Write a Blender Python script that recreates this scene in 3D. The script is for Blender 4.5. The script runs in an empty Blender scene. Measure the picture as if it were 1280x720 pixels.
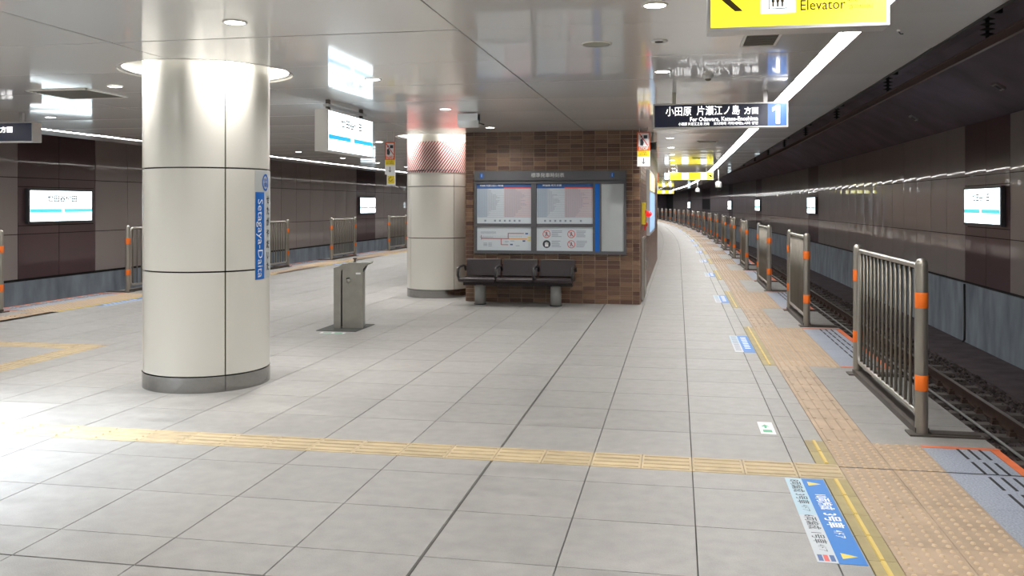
import bpy, bmesh, math, random
from mathutils import Vector, Matrix
random.seed(7)
C = bpy.context.scene.collection
R = math.radians
PI = math.pi

# ------------------------------------------------------------------ camera
EYE, FPX, HORIZON = 1.56, 1110.0, 256.0
YAW = math.atan(207.0 / FPX)                       # camera looks this much to the left of the track direction
cam_d = bpy.data.cameras.new('camera'); cam = bpy.data.objects.new('camera', cam_d); C.objects.link(cam)
cam.location = (0, 0, EYE); cam.rotation_euler = (PI / 2, 0, YAW)
cam_d.sensor_fit = 'HORIZONTAL'; cam_d.sensor_width = 36.0; cam_d.lens = 36.0 * FPX / 1280.0
cam_d.shift_y = -(360.0 - HORIZON) / 1280.0; cam_d.clip_end = 400; cam_d.clip_start = 0.05
bpy.context.scene.camera = cam
# ------------------------------------------------------------------ world and exposure
w = bpy.data.worlds.new('world'); bpy.context.scene.world = w; w.use_nodes = True
w.node_tree.nodes['Background'].inputs[0].default_value = (0.62, 0.65, 0.72, 1)
w.node_tree.nodes['Background'].inputs[1].default_value = 0.25
vs = bpy.context.scene.view_settings
vs.view_transform = 'Standard'; vs.look = 'None'; vs.gamma = 1; vs.use_curve_mapping = False; vs.exposure = 0.40
bpy.context.scene.cycles.max_bounces = 8
bpy.context.scene.cycles.sample_clamp_indirect = 6
# light strengths
LED_STR = 24.0; DOWN_W = 12.0; RING_W = 26.0; SIGN_STR = 2.4

CH = 2.73            # platform ceiling
def off(y): return -0.00078 * (y - 28) ** 2 if y > 28 else 0.0
def dirx(y): return -0.00156 * (y - 28) if y > 28 else 0.0
def mir(x): return -8.025 - x
def proj(x, y, z):
    ca, sa = math.cos(YAW), math.sin(YAW)
    xc = x * ca + y * sa; d = -x * sa + y * ca
    if d < 0.3: return None
    return (640 + FPX * xc / d, HORIZON + FPX * (EYE - z) / d)
def vis_area(x0, x1, y0, y1, z=0):
    ps = [proj(a + off(b), b, z) for a, b in ((x0, y0), (x1, y0), (x1, y1), (x0, y1))]
    if None in ps: return 0
    if max(p[0] for p in ps) < 0 or min(p[0] for p in ps) > 1280 or min(p[1] for p in ps) > 720 or max(p[1] for p in ps) < 0: return 0
    cl = [(min(max(p[0], -20), 1300), min(max(p[1], -20), 740)) for p in ps]
    a = 0
    for i in range(4):
        p, q = cl[i], cl[(i + 1) % 4]; a += p[0] * q[1] - q[0] * p[1]
    return abs(a) / 2

# ------------------------------------------------------------------ materials
MATS = {}
def mat(name, col, rough=0.5, metal=0.0, noise=0.0, nscale=8.0, bump=0.0, bscale=60.0, rnd=0.0, coat=0.0, emit=None, estr=1.0, stretch=None, spec=0.5, coat_rough=0.05, rough_var=0.0, grain=0.0):
    if name in MATS: return MATS[name]
    m = bpy.data.materials.new(name); m.use_nodes = True; nt = m.node_tree; N = nt.nodes; L = nt.links
    b = N['Principled BSDF']
    b.inputs['Roughness'].default_value = rough; b.inputs['Metallic'].default_value = metal
    b.inputs['Specular IOR Level'].default_value = spec
    b.inputs['Coat Weight'].default_value = coat; b.inputs['Coat Roughness'].default_value = coat_rough
    base = None
    geo = N.new('ShaderNodeNewGeometry')
    rgb = N.new('ShaderNodeRGB'); rgb.outputs[0].default_value = (*col, 1); base = rgb.outputs[0]
    vec = geo.outputs['Position']
    if stretch:
        mp = N.new('ShaderNodeMapping'); mp.inputs['Scale'].default_value = stretch; L.new(vec, mp.inputs[0]); vec = mp.outputs[0]
    if noise:
        n = N.new('ShaderNodeTexNoise'); n.inputs['Scale'].default_value = nscale; n.inputs['Detail'].default_value = 6
        L.new(vec, n.inputs['Vector'])
        mr = N.new('ShaderNodeMapRange'); mr.inputs[1].default_value = 0.3; mr.inputs[2].default_value = 0.7
        mr.inputs[3].default_value = 1 - noise; mr.inputs[4].default_value = 1 + noise; L.new(n.outputs[0], mr.inputs[0])
        h = N.new('ShaderNodeHueSaturation'); L.new(mr.outputs[0], h.inputs['Value']); L.new(base, h.inputs['Color']); base = h.outputs[0]
        if rough_var:
            mr2 = N.new('ShaderNodeMapRange'); mr2.inputs[1].default_value = 0.3; mr2.inputs[2].default_value = 0.7
            mr2.inputs[3].default_value = rough - rough_var; mr2.inputs[4].default_value = rough + rough_var
            L.new(n.outputs[0], mr2.inputs[0]); L.new(mr2.outputs[0], b.inputs['Roughness'])
    if grain:
        for gs, ga in ((230, grain), (11, grain * 0.6)):
            n = N.new('ShaderNodeTexNoise'); n.inputs['Scale'].default_value = gs; n.inputs['Detail'].default_value = 3; L.new(geo.outputs['Position'], n.inputs['Vector'])
            mr = N.new('ShaderNodeMapRange'); mr.inputs[1].default_value = 0.3; mr.inputs[2].default_value = 0.7; mr.inputs[3].default_value = 1 - ga; mr.inputs[4].default_value = 1 + ga; L.new(n.outputs[0], mr.inputs[0])
            h = N.new('ShaderNodeHueSaturation'); L.new(mr.outputs[0], h.inputs['Value']); L.new(base, h.inputs['Color']); base = h.outputs[0]
    if rnd:
        oi = N.new('ShaderNodeObjectInfo'); ad = N.new('ShaderNodeMath'); ad.operation = 'ADD'
        L.new(oi.outputs['Random'], ad.inputs[0]); L.new(geo.outputs['Random Per Island'], ad.inputs[1])
        fr = N.new('ShaderNodeMath'); fr.operation = 'FRACT'; L.new(ad.outputs[0], fr.inputs[0])
        mr = N.new('ShaderNodeMapRange'); mr.inputs[3].default_value = 1 - rnd; mr.inputs[4].default_value = 1 + rnd; L.new(fr.outputs[0], mr.inputs[0])
        h = N.new('ShaderNodeHueSaturation'); L.new(mr.outputs[0], h.inputs['Value']); L.new(base, h.inputs['Color']); base = h.outputs[0]
    L.new(base, b.inputs['Base Color'])
    if bump:
        n2 = N.new('ShaderNodeTexNoise'); n2.inputs['Scale'].default_value = bscale; n2.inputs['Detail'].default_value = 4
        L.new(vec, n2.inputs['Vector'])
        bp = N.new('ShaderNodeBump'); bp.inputs['Strength'].default_value = bump; bp.inputs['Distance'].default_value = 0.01
        L.new(n2.outputs[0], bp.inputs['Height']); L.new(bp.outputs[0], b.inputs['Normal'])
    if emit:
        b.inputs['Emission Color'].default_value = (*emit, 1); b.inputs['Emission Strength'].default_value = estr
    MATS[name] = m
    return m
M = {}
M['tile'] = mat('platform_tile', (0.295, 0.287, 0.276), 0.45, noise=0.11, nscale=4.5, bump=0.25, bscale=150, rnd=0.04, stretch=(0.7, 1.8, 1), rough_var=0.1, grain=0.13)
M['slab'] = mat('joint_grout', (0.09, 0.085, 0.08), 0.9)
M['tactile'] = mat('tactile_tan', (0.41, 0.305, 0.215), 0.6, noise=0.12, nscale=7, rnd=0.07)
M['tactile_y'] = mat('tactile_yellow', (0.46, 0.365, 0.225), 0.6, noise=0.12, nscale=7, rnd=0.07)
M['olive'] = mat('edge_strip_olive', (0.33, 0.27, 0.13), 0.6, noise=0.1, nscale=9, rnd=0.05)
M['ridge'] = mat('edge_strip_ridge', (0.62, 0.46, 0.12), 0.5)
M['granite'] = mat('granite_blue', (0.30, 0.33, 0.40), 0.5, noise=0.3, nscale=90, rnd=0.05)
M['slot'] = mat('antislip_black', (0.02, 0.02, 0.022), 0.8)
M['orange_line'] = mat('edge_line_orange', (0.72, 0.17, 0.06), 0.6, noise=0.1)
M['ceil'] = mat('ceiling_panel_metal', (0.74, 0.735, 0.725), 0.32, rnd=0.02, coat=0.9, coat_rough=0.065)
M['ceil_gap'] = mat('ceiling_joint', (0.05, 0.05, 0.05), 0.8)
M['white_in'] = mat('recess_white', (0.85, 0.84, 0.80), 0.5)
M['wall_g'] = mat('wall_panel_grey_brown', (0.43, 0.375, 0.355), 0.30, metal=0.0, rnd=0.06, coat=0.8, coat_rough=0.035)
M['wall_d'] = mat('wall_panel_dark_brown', (0.14, 0.085, 0.092), 0.30, metal=0.0, rnd=0.05, coat=0.8, coat_rough=0.035)
M['conc'] = mat('trackside_concrete', (0.25, 0.29, 0.34), 0.85, noise=0.28, nscale=3, bump=0.3, bscale=30, stretch=(1, 1, 0.35))
M['conc_dark'] = mat('tunnel_concrete', (0.19, 0.155, 0.185), 0.8, noise=0.2, nscale=1.2)
M['invert'] = mat('trackbed_slab', (0.075, 0.055, 0.06), 0.85, noise=0.35, nscale=3)
M['ballast'] = mat('ballast_stone', (0.075, 0.058, 0.055), 0.9, rnd=0.6)
M['sleeper'] = mat('sleeper_concrete', (0.12, 0.105, 0.095), 0.85, noise=0.25)
M['rail'] = mat('rail_rust', (0.07, 0.04, 0.03), 0.7, metal=0.3, noise=0.2)
M['rail_top'] = mat('rail_head', (0.30, 0.24, 0.21), 0.3, metal=0.9)
M['skirt'] = mat('skirting_steel', (0.30, 0.295, 0.29), 0.14, metal=1.0, noise=0.05, nscale=30)
M['steel'] = mat('brushed_steel', (0.50, 0.48, 0.45), 0.30, metal=0.9, noise=0.05, nscale=30)
M['steel_bar'] = mat('satin_steel', (0.215, 0.195, 0.165), 0.36, metal=0.7)
M['steel_dark'] = mat('bronze_plate', (0.10, 0.085, 0.075), 0.5, metal=0.5)
M['tape'] = mat('orange_tape', (0.93, 0.19, 0.015), 0.5)
M['enamel'] = mat('column_enamel', (0.70, 0.685, 0.63), 0.28, coat=0.35, coat_rough=0.12)
M['black'] = mat('black_gap', (0.012, 0.012, 0.012), 0.7)
M['blackpl'] = mat('black_plastic', (0.02, 0.02, 0.022), 0.35)
M['seat'] = mat('seat_maroon', (0.020, 0.011, 0.015), 0.42)
M['legc'] = mat('leg_grey', (0.30, 0.30, 0.29), 0.7, noise=0.1)
M['mortar'] = mat('brick_mortar', (0.45, 0.36, 0.26), 0.9)
M['fount'] = mat('fountain_steel', (0.33, 0.32, 0.29), 0.42, metal=0.55, noise=0.06, nscale=12)
M['mat_dark'] = mat('fountain_plate', (0.055, 0.058, 0.056), 0.7)
M['sign_grey'] = mat('sign_frame_grey', (0.105, 0.105, 0.115), 0.45, metal=0.2)
M['alu'] = mat('sign_frame_aluminium', (0.60, 0.60, 0.60), 0.35, metal=0.6)
M['white'] = mat('white_paint', (0.80, 0.81, 0.82), 0.5)
M['film'] = mat('sign_film_grey', (0.50, 0.52, 0.52), 0.35)
M['blue'] = mat('sign_blue', (0.0, 0.12, 0.50), 0.35)
M['stick_blue'] = mat('sticker_blue', (0.008, 0.17, 0.55), 0.5)
M['stick_light'] = mat('sticker_light_blue', (0.38, 0.53, 0.62), 0.5)
M['stick_grey'] = mat('sticker_grey', (0.50, 0.54, 0.58), 0.5)
M['ink'] = mat('ink_dark', (0.03, 0.035, 0.05), 0.5)
M['yellow'] = mat('sticker_yellow', (0.75, 0.58, 0.10), 0.5)
M['red'] = mat('red_paint', (0.65, 0.03, 0.03), 0.4)
M['orange_red'] = mat('orange_red_paint', (0.80, 0.12, 0.03), 0.4)
M['yellowp'] = mat('yellow_paint', (0.80, 0.62, 0.02), 0.4)
M['poster'] = mat('poster_paper', (0.58, 0.64, 0.69), 0.35, coat=0.4, coat_rough=0.08)
M['poster_pink'] = mat('poster_pink', (0.60, 0.51, 0.54), 0.35, coat=0.4)
M['poster_blue'] = mat('poster_blue_tint', (0.46, 0.54, 0.64), 0.35, coat=0.4)
M['navy'] = mat('poster_navy', (0.03, 0.10, 0.30), 0.4, coat=0.4)
M['pgrey'] = mat('poster_blank_grey', (0.42, 0.45, 0.46), 0.4, coat=0.3)
M['inkgrey'] = mat('ink_grey', (0.22, 0.26, 0.33), 0.5)
M['pred'] = mat('poster_red', (0.62, 0.08, 0.07), 0.4)
M['porange'] = mat('poster_orange', (0.75, 0.36, 0.12), 0.4)
M['silver'] = mat('lettering_silver', (0.65, 0.66, 0.67), 0.4)
M['led'] = mat('led_strip_light', (1, 1, 1), 0.5, emit=(1.0, 0.985, 0.96), estr=LED_STR)
M['lamp'] = mat('downlight_lens', (1, 1, 1), 0.5, emit=(1, 0.98, 0.94), estr=14)
M['lamp_red'] = mat('red_lamp', (0.9, 0.02, 0.02), 0.2, emit=(1, 0.02, 0.03), estr=0.6)
M['s_white'] = mat('lit_white', (1, 1, 1), 0.4, emit=(0.82, 0.95, 1.0), estr=SIGN_STR)
M['s_blue'] = mat('lit_blue', (0.02, 0.4, 0.7), 0.4, emit=(0.03, 0.42, 0.83), estr=0.9)
M['s_teal'] = mat('lit_teal', (0.1, 0.6, 0.6), 0.4, emit=(0.10, 0.62, 0.66), estr=0.9)
M['s_yellow'] = mat('lit_yellow', (0.9, 0.8, 0.05), 0.3, emit=(1.0, 0.86, 0.03), estr=0.95)
M['s_navy'] = mat('lit_navy', (0.010, 0.014, 0.036), 0.25, emit=(0.01, 0.014, 0.04), estr=0.2)
M['s_dblue'] = mat('lit_platform_blue', (0.03, 0.10, 0.30), 0.22, emit=(0.04, 0.14, 0.42), estr=0.7)
M['s_text'] = mat('lit_lettering_white', (1, 1, 1), 0.4, emit=(1, 1, 1), estr=1.3)
M['s_ink'] = mat('lit_lettering_dark', (0.10, 0.06, 0.01), 0.5)
M['s_inkgrey'] = mat('lit_lettering_grey', (0.25, 0.3, 0.32), 0.5)
M['s_ad'] = mat('lit_poster_blue', (0.3, 0.5, 0.7), 0.3, emit=(0.28, 0.45, 0.66), estr=0.7)
M['vent'] = mat('vent_louvre', (0.17, 0.16, 0.14), 0.6)
M['brass'] = mat('speaker_mesh', (0.33, 0.33, 0.28), 0.6)

def brick_mat():
    m = bpy.data.materials.new('brick_glazed'); m.use_nodes = True; nt = m.node_tree; N = nt.nodes; L = nt.links; b = N['Principled BSDF']
    oi = N.new('ShaderNodeObjectInfo'); geo = N.new('ShaderNodeNewGeometry'); ad = N.new('ShaderNodeMath'); ad.operation = 'ADD'
    L.new(oi.outputs['Random'], ad.inputs[0]); L.new(geo.outputs['Random Per Island'], ad.inputs[1])
    fr = N.new('ShaderNodeMath'); fr.operation = 'FRACT'; L.new(ad.outputs[0], fr.inputs[0])
    cr = N.new('ShaderNodeValToRGB'); e = cr.color_ramp
    e.elements[0].position = 0; e.elements[0].color = (0.075, 0.032, 0.022, 1)
    e.elements[1].position = 1; e.elements[1].color = (0.215, 0.125, 0.075, 1)
    x = e.elements.new(0.45); x.color = (0.13, 0.066, 0.042, 1)
    L.new(fr.outputs[0], cr.inputs[0])
    n = N.new('ShaderNodeTexNoise'); n.inputs['Scale'].default_value = 45; L.new(geo.outputs['Position'], n.inputs['Vector'])
    mr = N.new('ShaderNodeMapRange'); mr.inputs[3].default_value = 0.75; mr.inputs[4].default_value = 1.25; L.new(n.outputs[0], mr.inputs[0])
    h = N.new('ShaderNodeHueSaturation'); L.new(mr.outputs[0], h.inputs['Value']); L.new(cr.outputs[0], h.inputs['Color'])
    L.new(h.outputs[0], b.inputs['Base Color']); b.inputs['Roughness'].default_value = 0.38
    return m
M['brick'] = brick_mat()
def stripe_mat():
    m = bpy.data.materials.new('diagonal_red_stripes'); m.use_nodes = True; nt = m.node_tree; N = nt.nodes; L = nt.links; b = N['Principled BSDF']
    uv = N.new('ShaderNodeUVMap'); uv.uv_map = 'UVMap'; sp = N.new('ShaderNodeSeparateXYZ'); L.new(uv.outputs[0], sp.inputs[0])
    a = N.new('ShaderNodeMath'); a.operation = 'MULTIPLY_ADD'; a.inputs[1].default_value = -0.75
    L.new(sp.outputs[1], a.inputs[0]); L.new(sp.outputs[0], a.inputs[2])
    d = N.new('ShaderNodeMath'); d.operation = 'DIVIDE'; d.inputs[1].default_value = 0.05; L.new(a.outputs[0], d.inputs[0])
    f = N.new('ShaderNodeMath'); f.operation = 'FRACT'; L.new(d.outputs[0], f.inputs[0])
    g = N.new('ShaderNodeMath'); g.operation = 'GREATER_THAN'; g.inputs[1].default_value = 0.52; L.new(f.outputs[0], g.inputs[0])
    mx = N.new('ShaderNodeMix'); mx.data_type = 'RGBA'; L.new(g.outputs[0], mx.inputs[0])
    mx.inputs[6].default_value = (0.75, 0.70, 0.68, 1); mx.inputs[7].default_value = (0.33, 0.025, 0.02, 1)
    L.new(mx.outputs[2], b.inputs['Base Color']); b.inputs['Roughness'].default_value = 0.3
    return m
M['stripes'] = stripe_mat()

# ------------------------------------------------------------------ mesh helpers
class MB:
    def __init__(s): s.v = []; s.f = []; s.m = []; s.sm = []; s.uv = None
    def add(s, vs_, fs, mi=0, smooth=False):
        n = len(s.v); s.v += [tuple(p) for p in vs_]
        for f in fs: s.f.append(tuple(i + n for i in f)); s.m.append(mi); s.sm.append(smooth)
        return s
    def box(s, x0, x1, y0, y1, z0, z1, mi=0):
        return s.add([(x0, y0, z0), (x1, y0, z0), (x1, y1, z0), (x0, y1, z0), (x0, y0, z1), (x1, y0, z1), (x1, y1, z1), (x0, y1, z1)],
              [(0, 3, 2, 1), (4, 5, 6, 7), (0, 1, 5, 4), (1, 2, 6, 5), (2, 3, 7, 6), (3, 0, 4, 7)], mi)
    def curvebox(s, x0, x1, ys, z0, z1, mi=0):        # a long box that follows the platform curve
        n = len(s.v)
        for y in ys:
            o = off(y); s.v += [(x0 + o, y, z0), (x1 + o, y, z0), (x1 + o, y, z1), (x0 + o, y, z1)]
        k = len(ys)
        fs = [(0, 1, 2, 3), tuple(4 * (k - 1) + i for i in (3, 2, 1, 0))]
        for i in range(k - 1):
            a = 4 * i; b = a + 4
            for j in range(4): fs.append((a + j, b + j, b + (j + 1) % 4, a + (j + 1) % 4))
        for f in fs: s.f.append(tuple(i + n for i in f)); s.m.append(mi); s.sm.append(False)
        return s
    def frustum(s, x0, x1, y0, y1, z0, z1, ins, mi=0):
        return s.add([(x0, y0, z0), (x1, y0, z0), (x1, y1, z0), (x0, y1, z0), (x0 + ins, y0 + ins, z1), (x1 - ins, y0 + ins, z1), (x1 - ins, y1 - ins, z1), (x0 + ins, y1 - ins, z1)],
              [(0, 3, 2, 1), (4, 5, 6, 7), (0, 1, 5, 4), (1, 2, 6, 5), (2, 3, 7, 6), (3, 0, 4, 7)], mi)
    def lathe(s, prof, n=24, c=(0, 0, 0), mi=0, a0=0, a1=2 * PI, cap=False, smooth=True):
        full = abs(a1 - a0 - 2 * PI) < 1e-6; k = n if full else n + 1
        vs_ = []
        for r, z in prof:
            for i in range(k):
                a = a0 + (a1 - a0) * i / n; vs_.append((c[0] + r * math.cos(a), c[1] + r * math.sin(a), c[2] + z))
        fs = []
        for j in range(len(prof) - 1):
            for i in range(n):
                i2 = (i + 1) % k; fs.append((j * k + i, j * k + i2, (j + 1) * k + i2, (j + 1) * k + i))
        if cap and full:
            fs.append(tuple(reversed(range(k)))); fs.append(tuple((len(prof) - 1) * k + i for i in range(k)))
        return s.add(vs_, fs, mi, smooth)
    def tube(s, pts, r, n=8, mi=0, closed=False, smooth=True):
        pts = [Vector(p) for p in pts]; k = len(pts); vs_ = []; up = None
        for i in range(k):
            a = pts[i - 1] if (i > 0 or closed) else pts[i]; b = pts[(i + 1) % k] if (i < k - 1 or closed) else pts[i]
            t = (b - a).normalized()
            if up is None: up = t.orthogonal().normalized()
            up = (up - t * up.dot(t)).normalized(); sd = t.cross(up)
            rr = r[i] if isinstance(r, (list, tuple)) else r
            for j in range(n):
                an = 2 * PI * j / n; vs_.append(pts[i] + (up * math.cos(an) + sd * math.sin(an)) * rr)
        fs = []
        for i in range(k if closed else k - 1):
            i2 = (i + 1) % k
            for j in range(n): fs.append((i * n + j, i * n + (j + 1) % n, i2 * n + (j + 1) % n, i2 * n + j))
        if not closed: fs.append(tuple(reversed(range(n)))); fs.append(tuple((k - 1) * n + j for j in range(n)))
        return s.add(vs_, fs, mi, smooth)
    def prism(s, poly, axis, a, b, mi=0):               # extrude a polygon along an axis ('x': poly is (y,z), 'y': (x,z), 'z': (x,y))
        def P(p, t): return {'x': (t, p[0], p[1]), 'y': (p[0], t, p[1]), 'z': (p[0], p[1], t)}[axis]
        k = len(poly); vs_ = [P(p, a) for p in poly] + [P(p, b) for p in poly]
        fs = [tuple(range(k)), tuple(reversed(range(k, 2 * k)))] + [(i, k + i, k + (i + 1) % k, (i + 1) % k) for i in range(k)]
        return s.add(vs_, fs, mi)
    def mesh(s, name, mats):
        me = bpy.data.meshes.new(name); me.from_pydata(s.v, [], s.f)
        for m in (mats if isinstance(mats, (list, tuple)) else [mats]): me.materials.append(m)
        me.polygons.foreach_set('material_index', s.m); me.polygons.foreach_set('use_smooth', s.sm)
        if s.uv:
            u = me.uv_layers.new(name='UVMap')
            for l in me.loops: u.data[l.index].uv = s.uv[l.vertex_index]
        me.update()
        bm = bmesh.new(); bm.from_mesh(me); bmesh.ops.recalc_face_normals(bm, faces=bm.faces); bm.to_mesh(me); bm.free()
        return me
    def build(s, name, mats, parent=None, loc=(0, 0, 0), rot=(0, 0, 0)):
        return link(name, s.mesh(name, mats), parent, loc, rot)
def link(name, data, parent=None, loc=(0, 0, 0), rot=(0, 0, 0)):
    o = bpy.data.objects.new(name, data); C.objects.link(o)
    if parent: o.parent = parent
    o.location = loc; o.rotation_euler = rot
    return o
def tag(o, label=None, cat=None, group=None, kind=None):
    if label: o['label'] = label
    if cat: o['category'] = cat
    if group: o['group'] = group
    if kind: o['kind'] = kind
    return o
def thing(name, label, cat, loc=(0, 0, 0), rotz=0, group=None):
    o = bpy.data.objects.new(name, None); C.objects.link(o); o.location = loc; o.rotation_euler = (0, 0, rotz); o.empty_display_size = 0.1
    return tag(o, label, cat, group)
def kids(o): return [c for c in bpy.data.objects if c.parent == o]
def copy_tree(o, parent=None, kidmap=None):
    c = o.copy(); C.objects.link(c)
    if parent: c.parent = parent
    for ch in (kidmap or {}).get(o.name, kids(o)): copy_tree(ch, c, kidmap)
    return c
def lamp(parent, loc, power, size=0.12, col=(1, 0.975, 0.93), spread=150, rot=(0, 0, 0)):
    l = bpy.data.lights.new('lamp', 'AREA'); l.shape = 'DISK'; l.size = size; l.energy = power; l.color = col; l.spread = R(spread)
    o = bpy.data.objects.new('lamp', l); C.objects.link(o); o.parent = parent; o.location = loc; o.rotation_euler = rot
    return o
def text(body, size, m, parent=None, loc=(0, 0, 0), rot=(0, 0, 0), align='CENTER', bold=0.0, name='lettering', width=None, post=None, sx=1.0):
    c = bpy.data.curves.new('t', 'FONT'); c.body = body; c.size = size; c.align_x = align; c.align_y = 'CENTER'; c.offset = bold * size; c.resolution_u = 2
    t = bpy.data.objects.new('t', c); C.objects.link(t)
    me = bpy.data.meshes.new_from_object(t.evaluated_get(bpy.context.evaluated_depsgraph_get()))
    bpy.data.objects.remove(t); bpy.data.curves.remove(c)
    xs = [v.co.x for v in me.vertices]
    k = sx
    if width and xs: k = width / (max(xs) - min(xs))
    for v in me.vertices: v.co.x *= k
    if post:
        for v in me.vertices: v.co = post(v.co)
    me.materials.clear(); me.materials.append(m); me.name = name
    return link(name, me, parent, loc, rot)
def bool_cut(mesh, cutters):
    o = bpy.data.objects.new('cut', mesh); C.objects.link(o); tmp = []
    for (x, y, r, z0, z1) in cutters:
        b = MB(); b.lathe([(r, z0), (r, z1)], 48, (x, y, 0), cap=True, smooth=False); co = b.build('cutter', [mesh.materials[0]]); tmp.append(co)
        md = o.modifiers.new('b', 'BOOLEAN'); md.operation = 'DIFFERENCE'; md.object = co; md.solver = 'EXACT'
    bpy.context.view_layer.update()
    me = bpy.data.meshes.new_from_object(o.evaluated_get(bpy.context.evaluated_depsgraph_get()))
    bpy.data.objects.remove(o)
    for t in tmp: bpy.data.objects.remove(t)
    return me
ORD = ['nearest', 'second', 'third', 'fourth', 'fifth', 'sixth', 'seventh', 'eighth', 'ninth', 'tenth', 'eleventh', 'twelfth', 'thirteenth', 'fourteenth', 'fifteenth', 'sixteenth', 'seventeenth', 'eighteenth', 'nineteenth', 'twentieth', 'twenty-first', 'twenty-second', 'twenty-third']; OLD_ORD = ['nearest', 'second', 'third', 'fourth', 'fifth', 'sixth', 'seventh', 'eighth', 'ninth', 'tenth', 'eleventh', 'twelfth', 'thirteenth', 'fourteenth']
def ordinal(i): return ('nearest the camera' if i == 0 else ORD[i] + ' from the camera')
def yseg(a, b, step=4.0):
    n = max(1, int(math.ceil((b - a) / step))); return [a + (b - a) * i / n for i in range(n + 1)]

COLS = [(-4.09, 7.23), (-4.06, 14.83)]
COLR = 0.5325
Y0, Y1 = -9.0, 125.0

# ------------------------------------------------------------------ SETTING: floor
fl = MB().curvebox(-10.035, 2.01, yseg(Y0, Y1), -0.45, -0.012).build('floor', M['slab']); tag(fl, kind='structure')
XS = [-8.97, -8.315] + [0.085 - 0.6 * k for k in range(13, -1, -1)] + [0.685]
GAPS_R = [(-3.0, 6.14), (8.95, 11.7), (13.85, 16.45), (18.95, 21.7), (24.0, 26.4), (28.7, 31.2)]
FEN_R = [(6.4, 8.66), (11.86, 13.7), (16.6, 18.75), (21.9, 23.8), (26.6, 28.5), (31.4, 33.4)]
y = 33.6
while y < 112: GAPS_R.append((y, y + 2.75)); FEN_R.append((y + 2.95, y + 4.85)); y += 4.95
FEN_L = [(9.2, 11.35), (14.3, 16.4), (18.9, 21.0), (23.8, 25.75), (28.9, 30.9), (33.7, 35.7)]
GAPS_L = [(4.3, 9.05), (11.5, 14.15), (16.55, 18.75), (21.15, 23.65), (25.9, 28.75), (31.05, 33.55), (35.85, 38.5)]
def zones(gaps, a, b):
    out = []; y = a
    for g0, g1 in gaps:
        if g0 > y: out.append((y, g0, False))
        out.append((max(g0, a), min(g1, b), True)); y = g1
        if y >= b: break
    if y < b: out.append((y, b, False))
    return out
rects = []
EXC = [(-6.515, 0.945, 5.3, 5.6), (-6.515, -6.215, 5.6, 8.6), (-8.97, -6.215, 8.6, 8.9)]
def sub(rs, e):
    out = []
    for (x0, x1, y0, y1) in rs:
        a0, a1, b0, b1 = max(x0, e[0]), min(x1, e[1]), max(y0, e[2]), min(y1, e[3])
        if a1 - a0 < 1e-4 or b1 - b0 < 1e-4: out.append((x0, x1, y0, y1)); continue
        if a0 > x0 + 1e-4: out.append((x0, a0, y0, y1))
        if a1 < x1 - 1e-4: out.append((a1, x1, y0, y1))
        if b0 > y0 + 1e-4: out.append((a0, a1, y0, b0))
        if b1 < y1 - 1e-4: out.append((a0, a1, b1, y1))
    return out
J = lambda j: 0.2 + 0.6 * j
for j in range(-12, 205):
    y0, y1 = J(j), J(j + 1)
    if y1 > Y1: break
    for i in range(len(XS) - 1):
        rs = [(XS[i], XS[i + 1], y0, y1)]
        if j == 5: rs = [(XS[i], XS[i + 1], y0, 3.48), (XS[i], XS[i + 1], 3.48, y1)] if i < len(XS) - 4 else rs
        for e in EXC: rs = [q for r0 in rs for q in sub([r0], e)]
        rects += rs
    rects += sub([(0.685, 0.82, y0, y1)], EXC[0])
tact = []   # x0,x1,y0,y1,kind
for mirr, gaps, yend in ((False, GAPS_R, Y1 - 1), (True, GAPS_L, 60.0)):
    fx = (lambda a, b: (mir(b), mir(a))) if mirr else (lambda a, b: (a, b))
    for (a, b, gap) in zones(gaps, -6.5, yend):
        n = max(1, round((b - a) / 0.3)); h = (b - a) / n
        for k in range(n):
            ya, yb = a + k * h, a + (k + 1) * h
            if gap:
                tact.append((*fx(0.945, 1.245), ya, yb, 'dot')); tact.append((*fx(1.245, 1.545), ya, yb, 'dot'))
            else:
                tact.append((*fx(0.945, 1.245), ya, yb, 'bary'))
        if gap:
            for (sa, sb) in (((a, 5.3), (5.6, b)) if (a < 5.3 < b and not mirr) else ((a, b),)):
                n = max(1, round((sb - sa) / 0.3))
                for k in range(n): tact.append((*fx(0.82, 0.945), sa + (sb - sa) * k / n, sa + (sb - sa) * (k + 1) / n, 'strip'))
        n = max(1, round((b - a) / 0.6)); h = (b - a) / n
        for k in range(n):
            ya, yb = a + k * h, a + (k + 1) * h
            if gap:
                x0, x1 = fx(1.545, 1.95); tact.append((x0, x1, ya, yb, 'granite'))
                x0, x1 = fx(1.95, 2.01); tact.append((x0, x1, ya, yb, 'oline'))
            else:
                x0, x1 = fx(1.245, 2.01); rects.append((x0, x1, ya, yb))
                x0, x1 = fx(0.82, 0.945); rects.append((x0, x1, ya, yb))
k = -6.515
while k < 0.94: tact.append((k, min(k + 0.3, 0.945), 5.3, 5.6, 'barx')); k += 0.3
for q in range(10): tact.append((-6.515, -6.215, 5.6 + 0.3 * q, 5.9 + 0.3 * q, 'bary2'))
k = -6.515
while k > -8.9: tact.append((max(k, -8.97), k + 0.3, 8.6, 8.9, 'barx')); k -= 0.3

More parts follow.
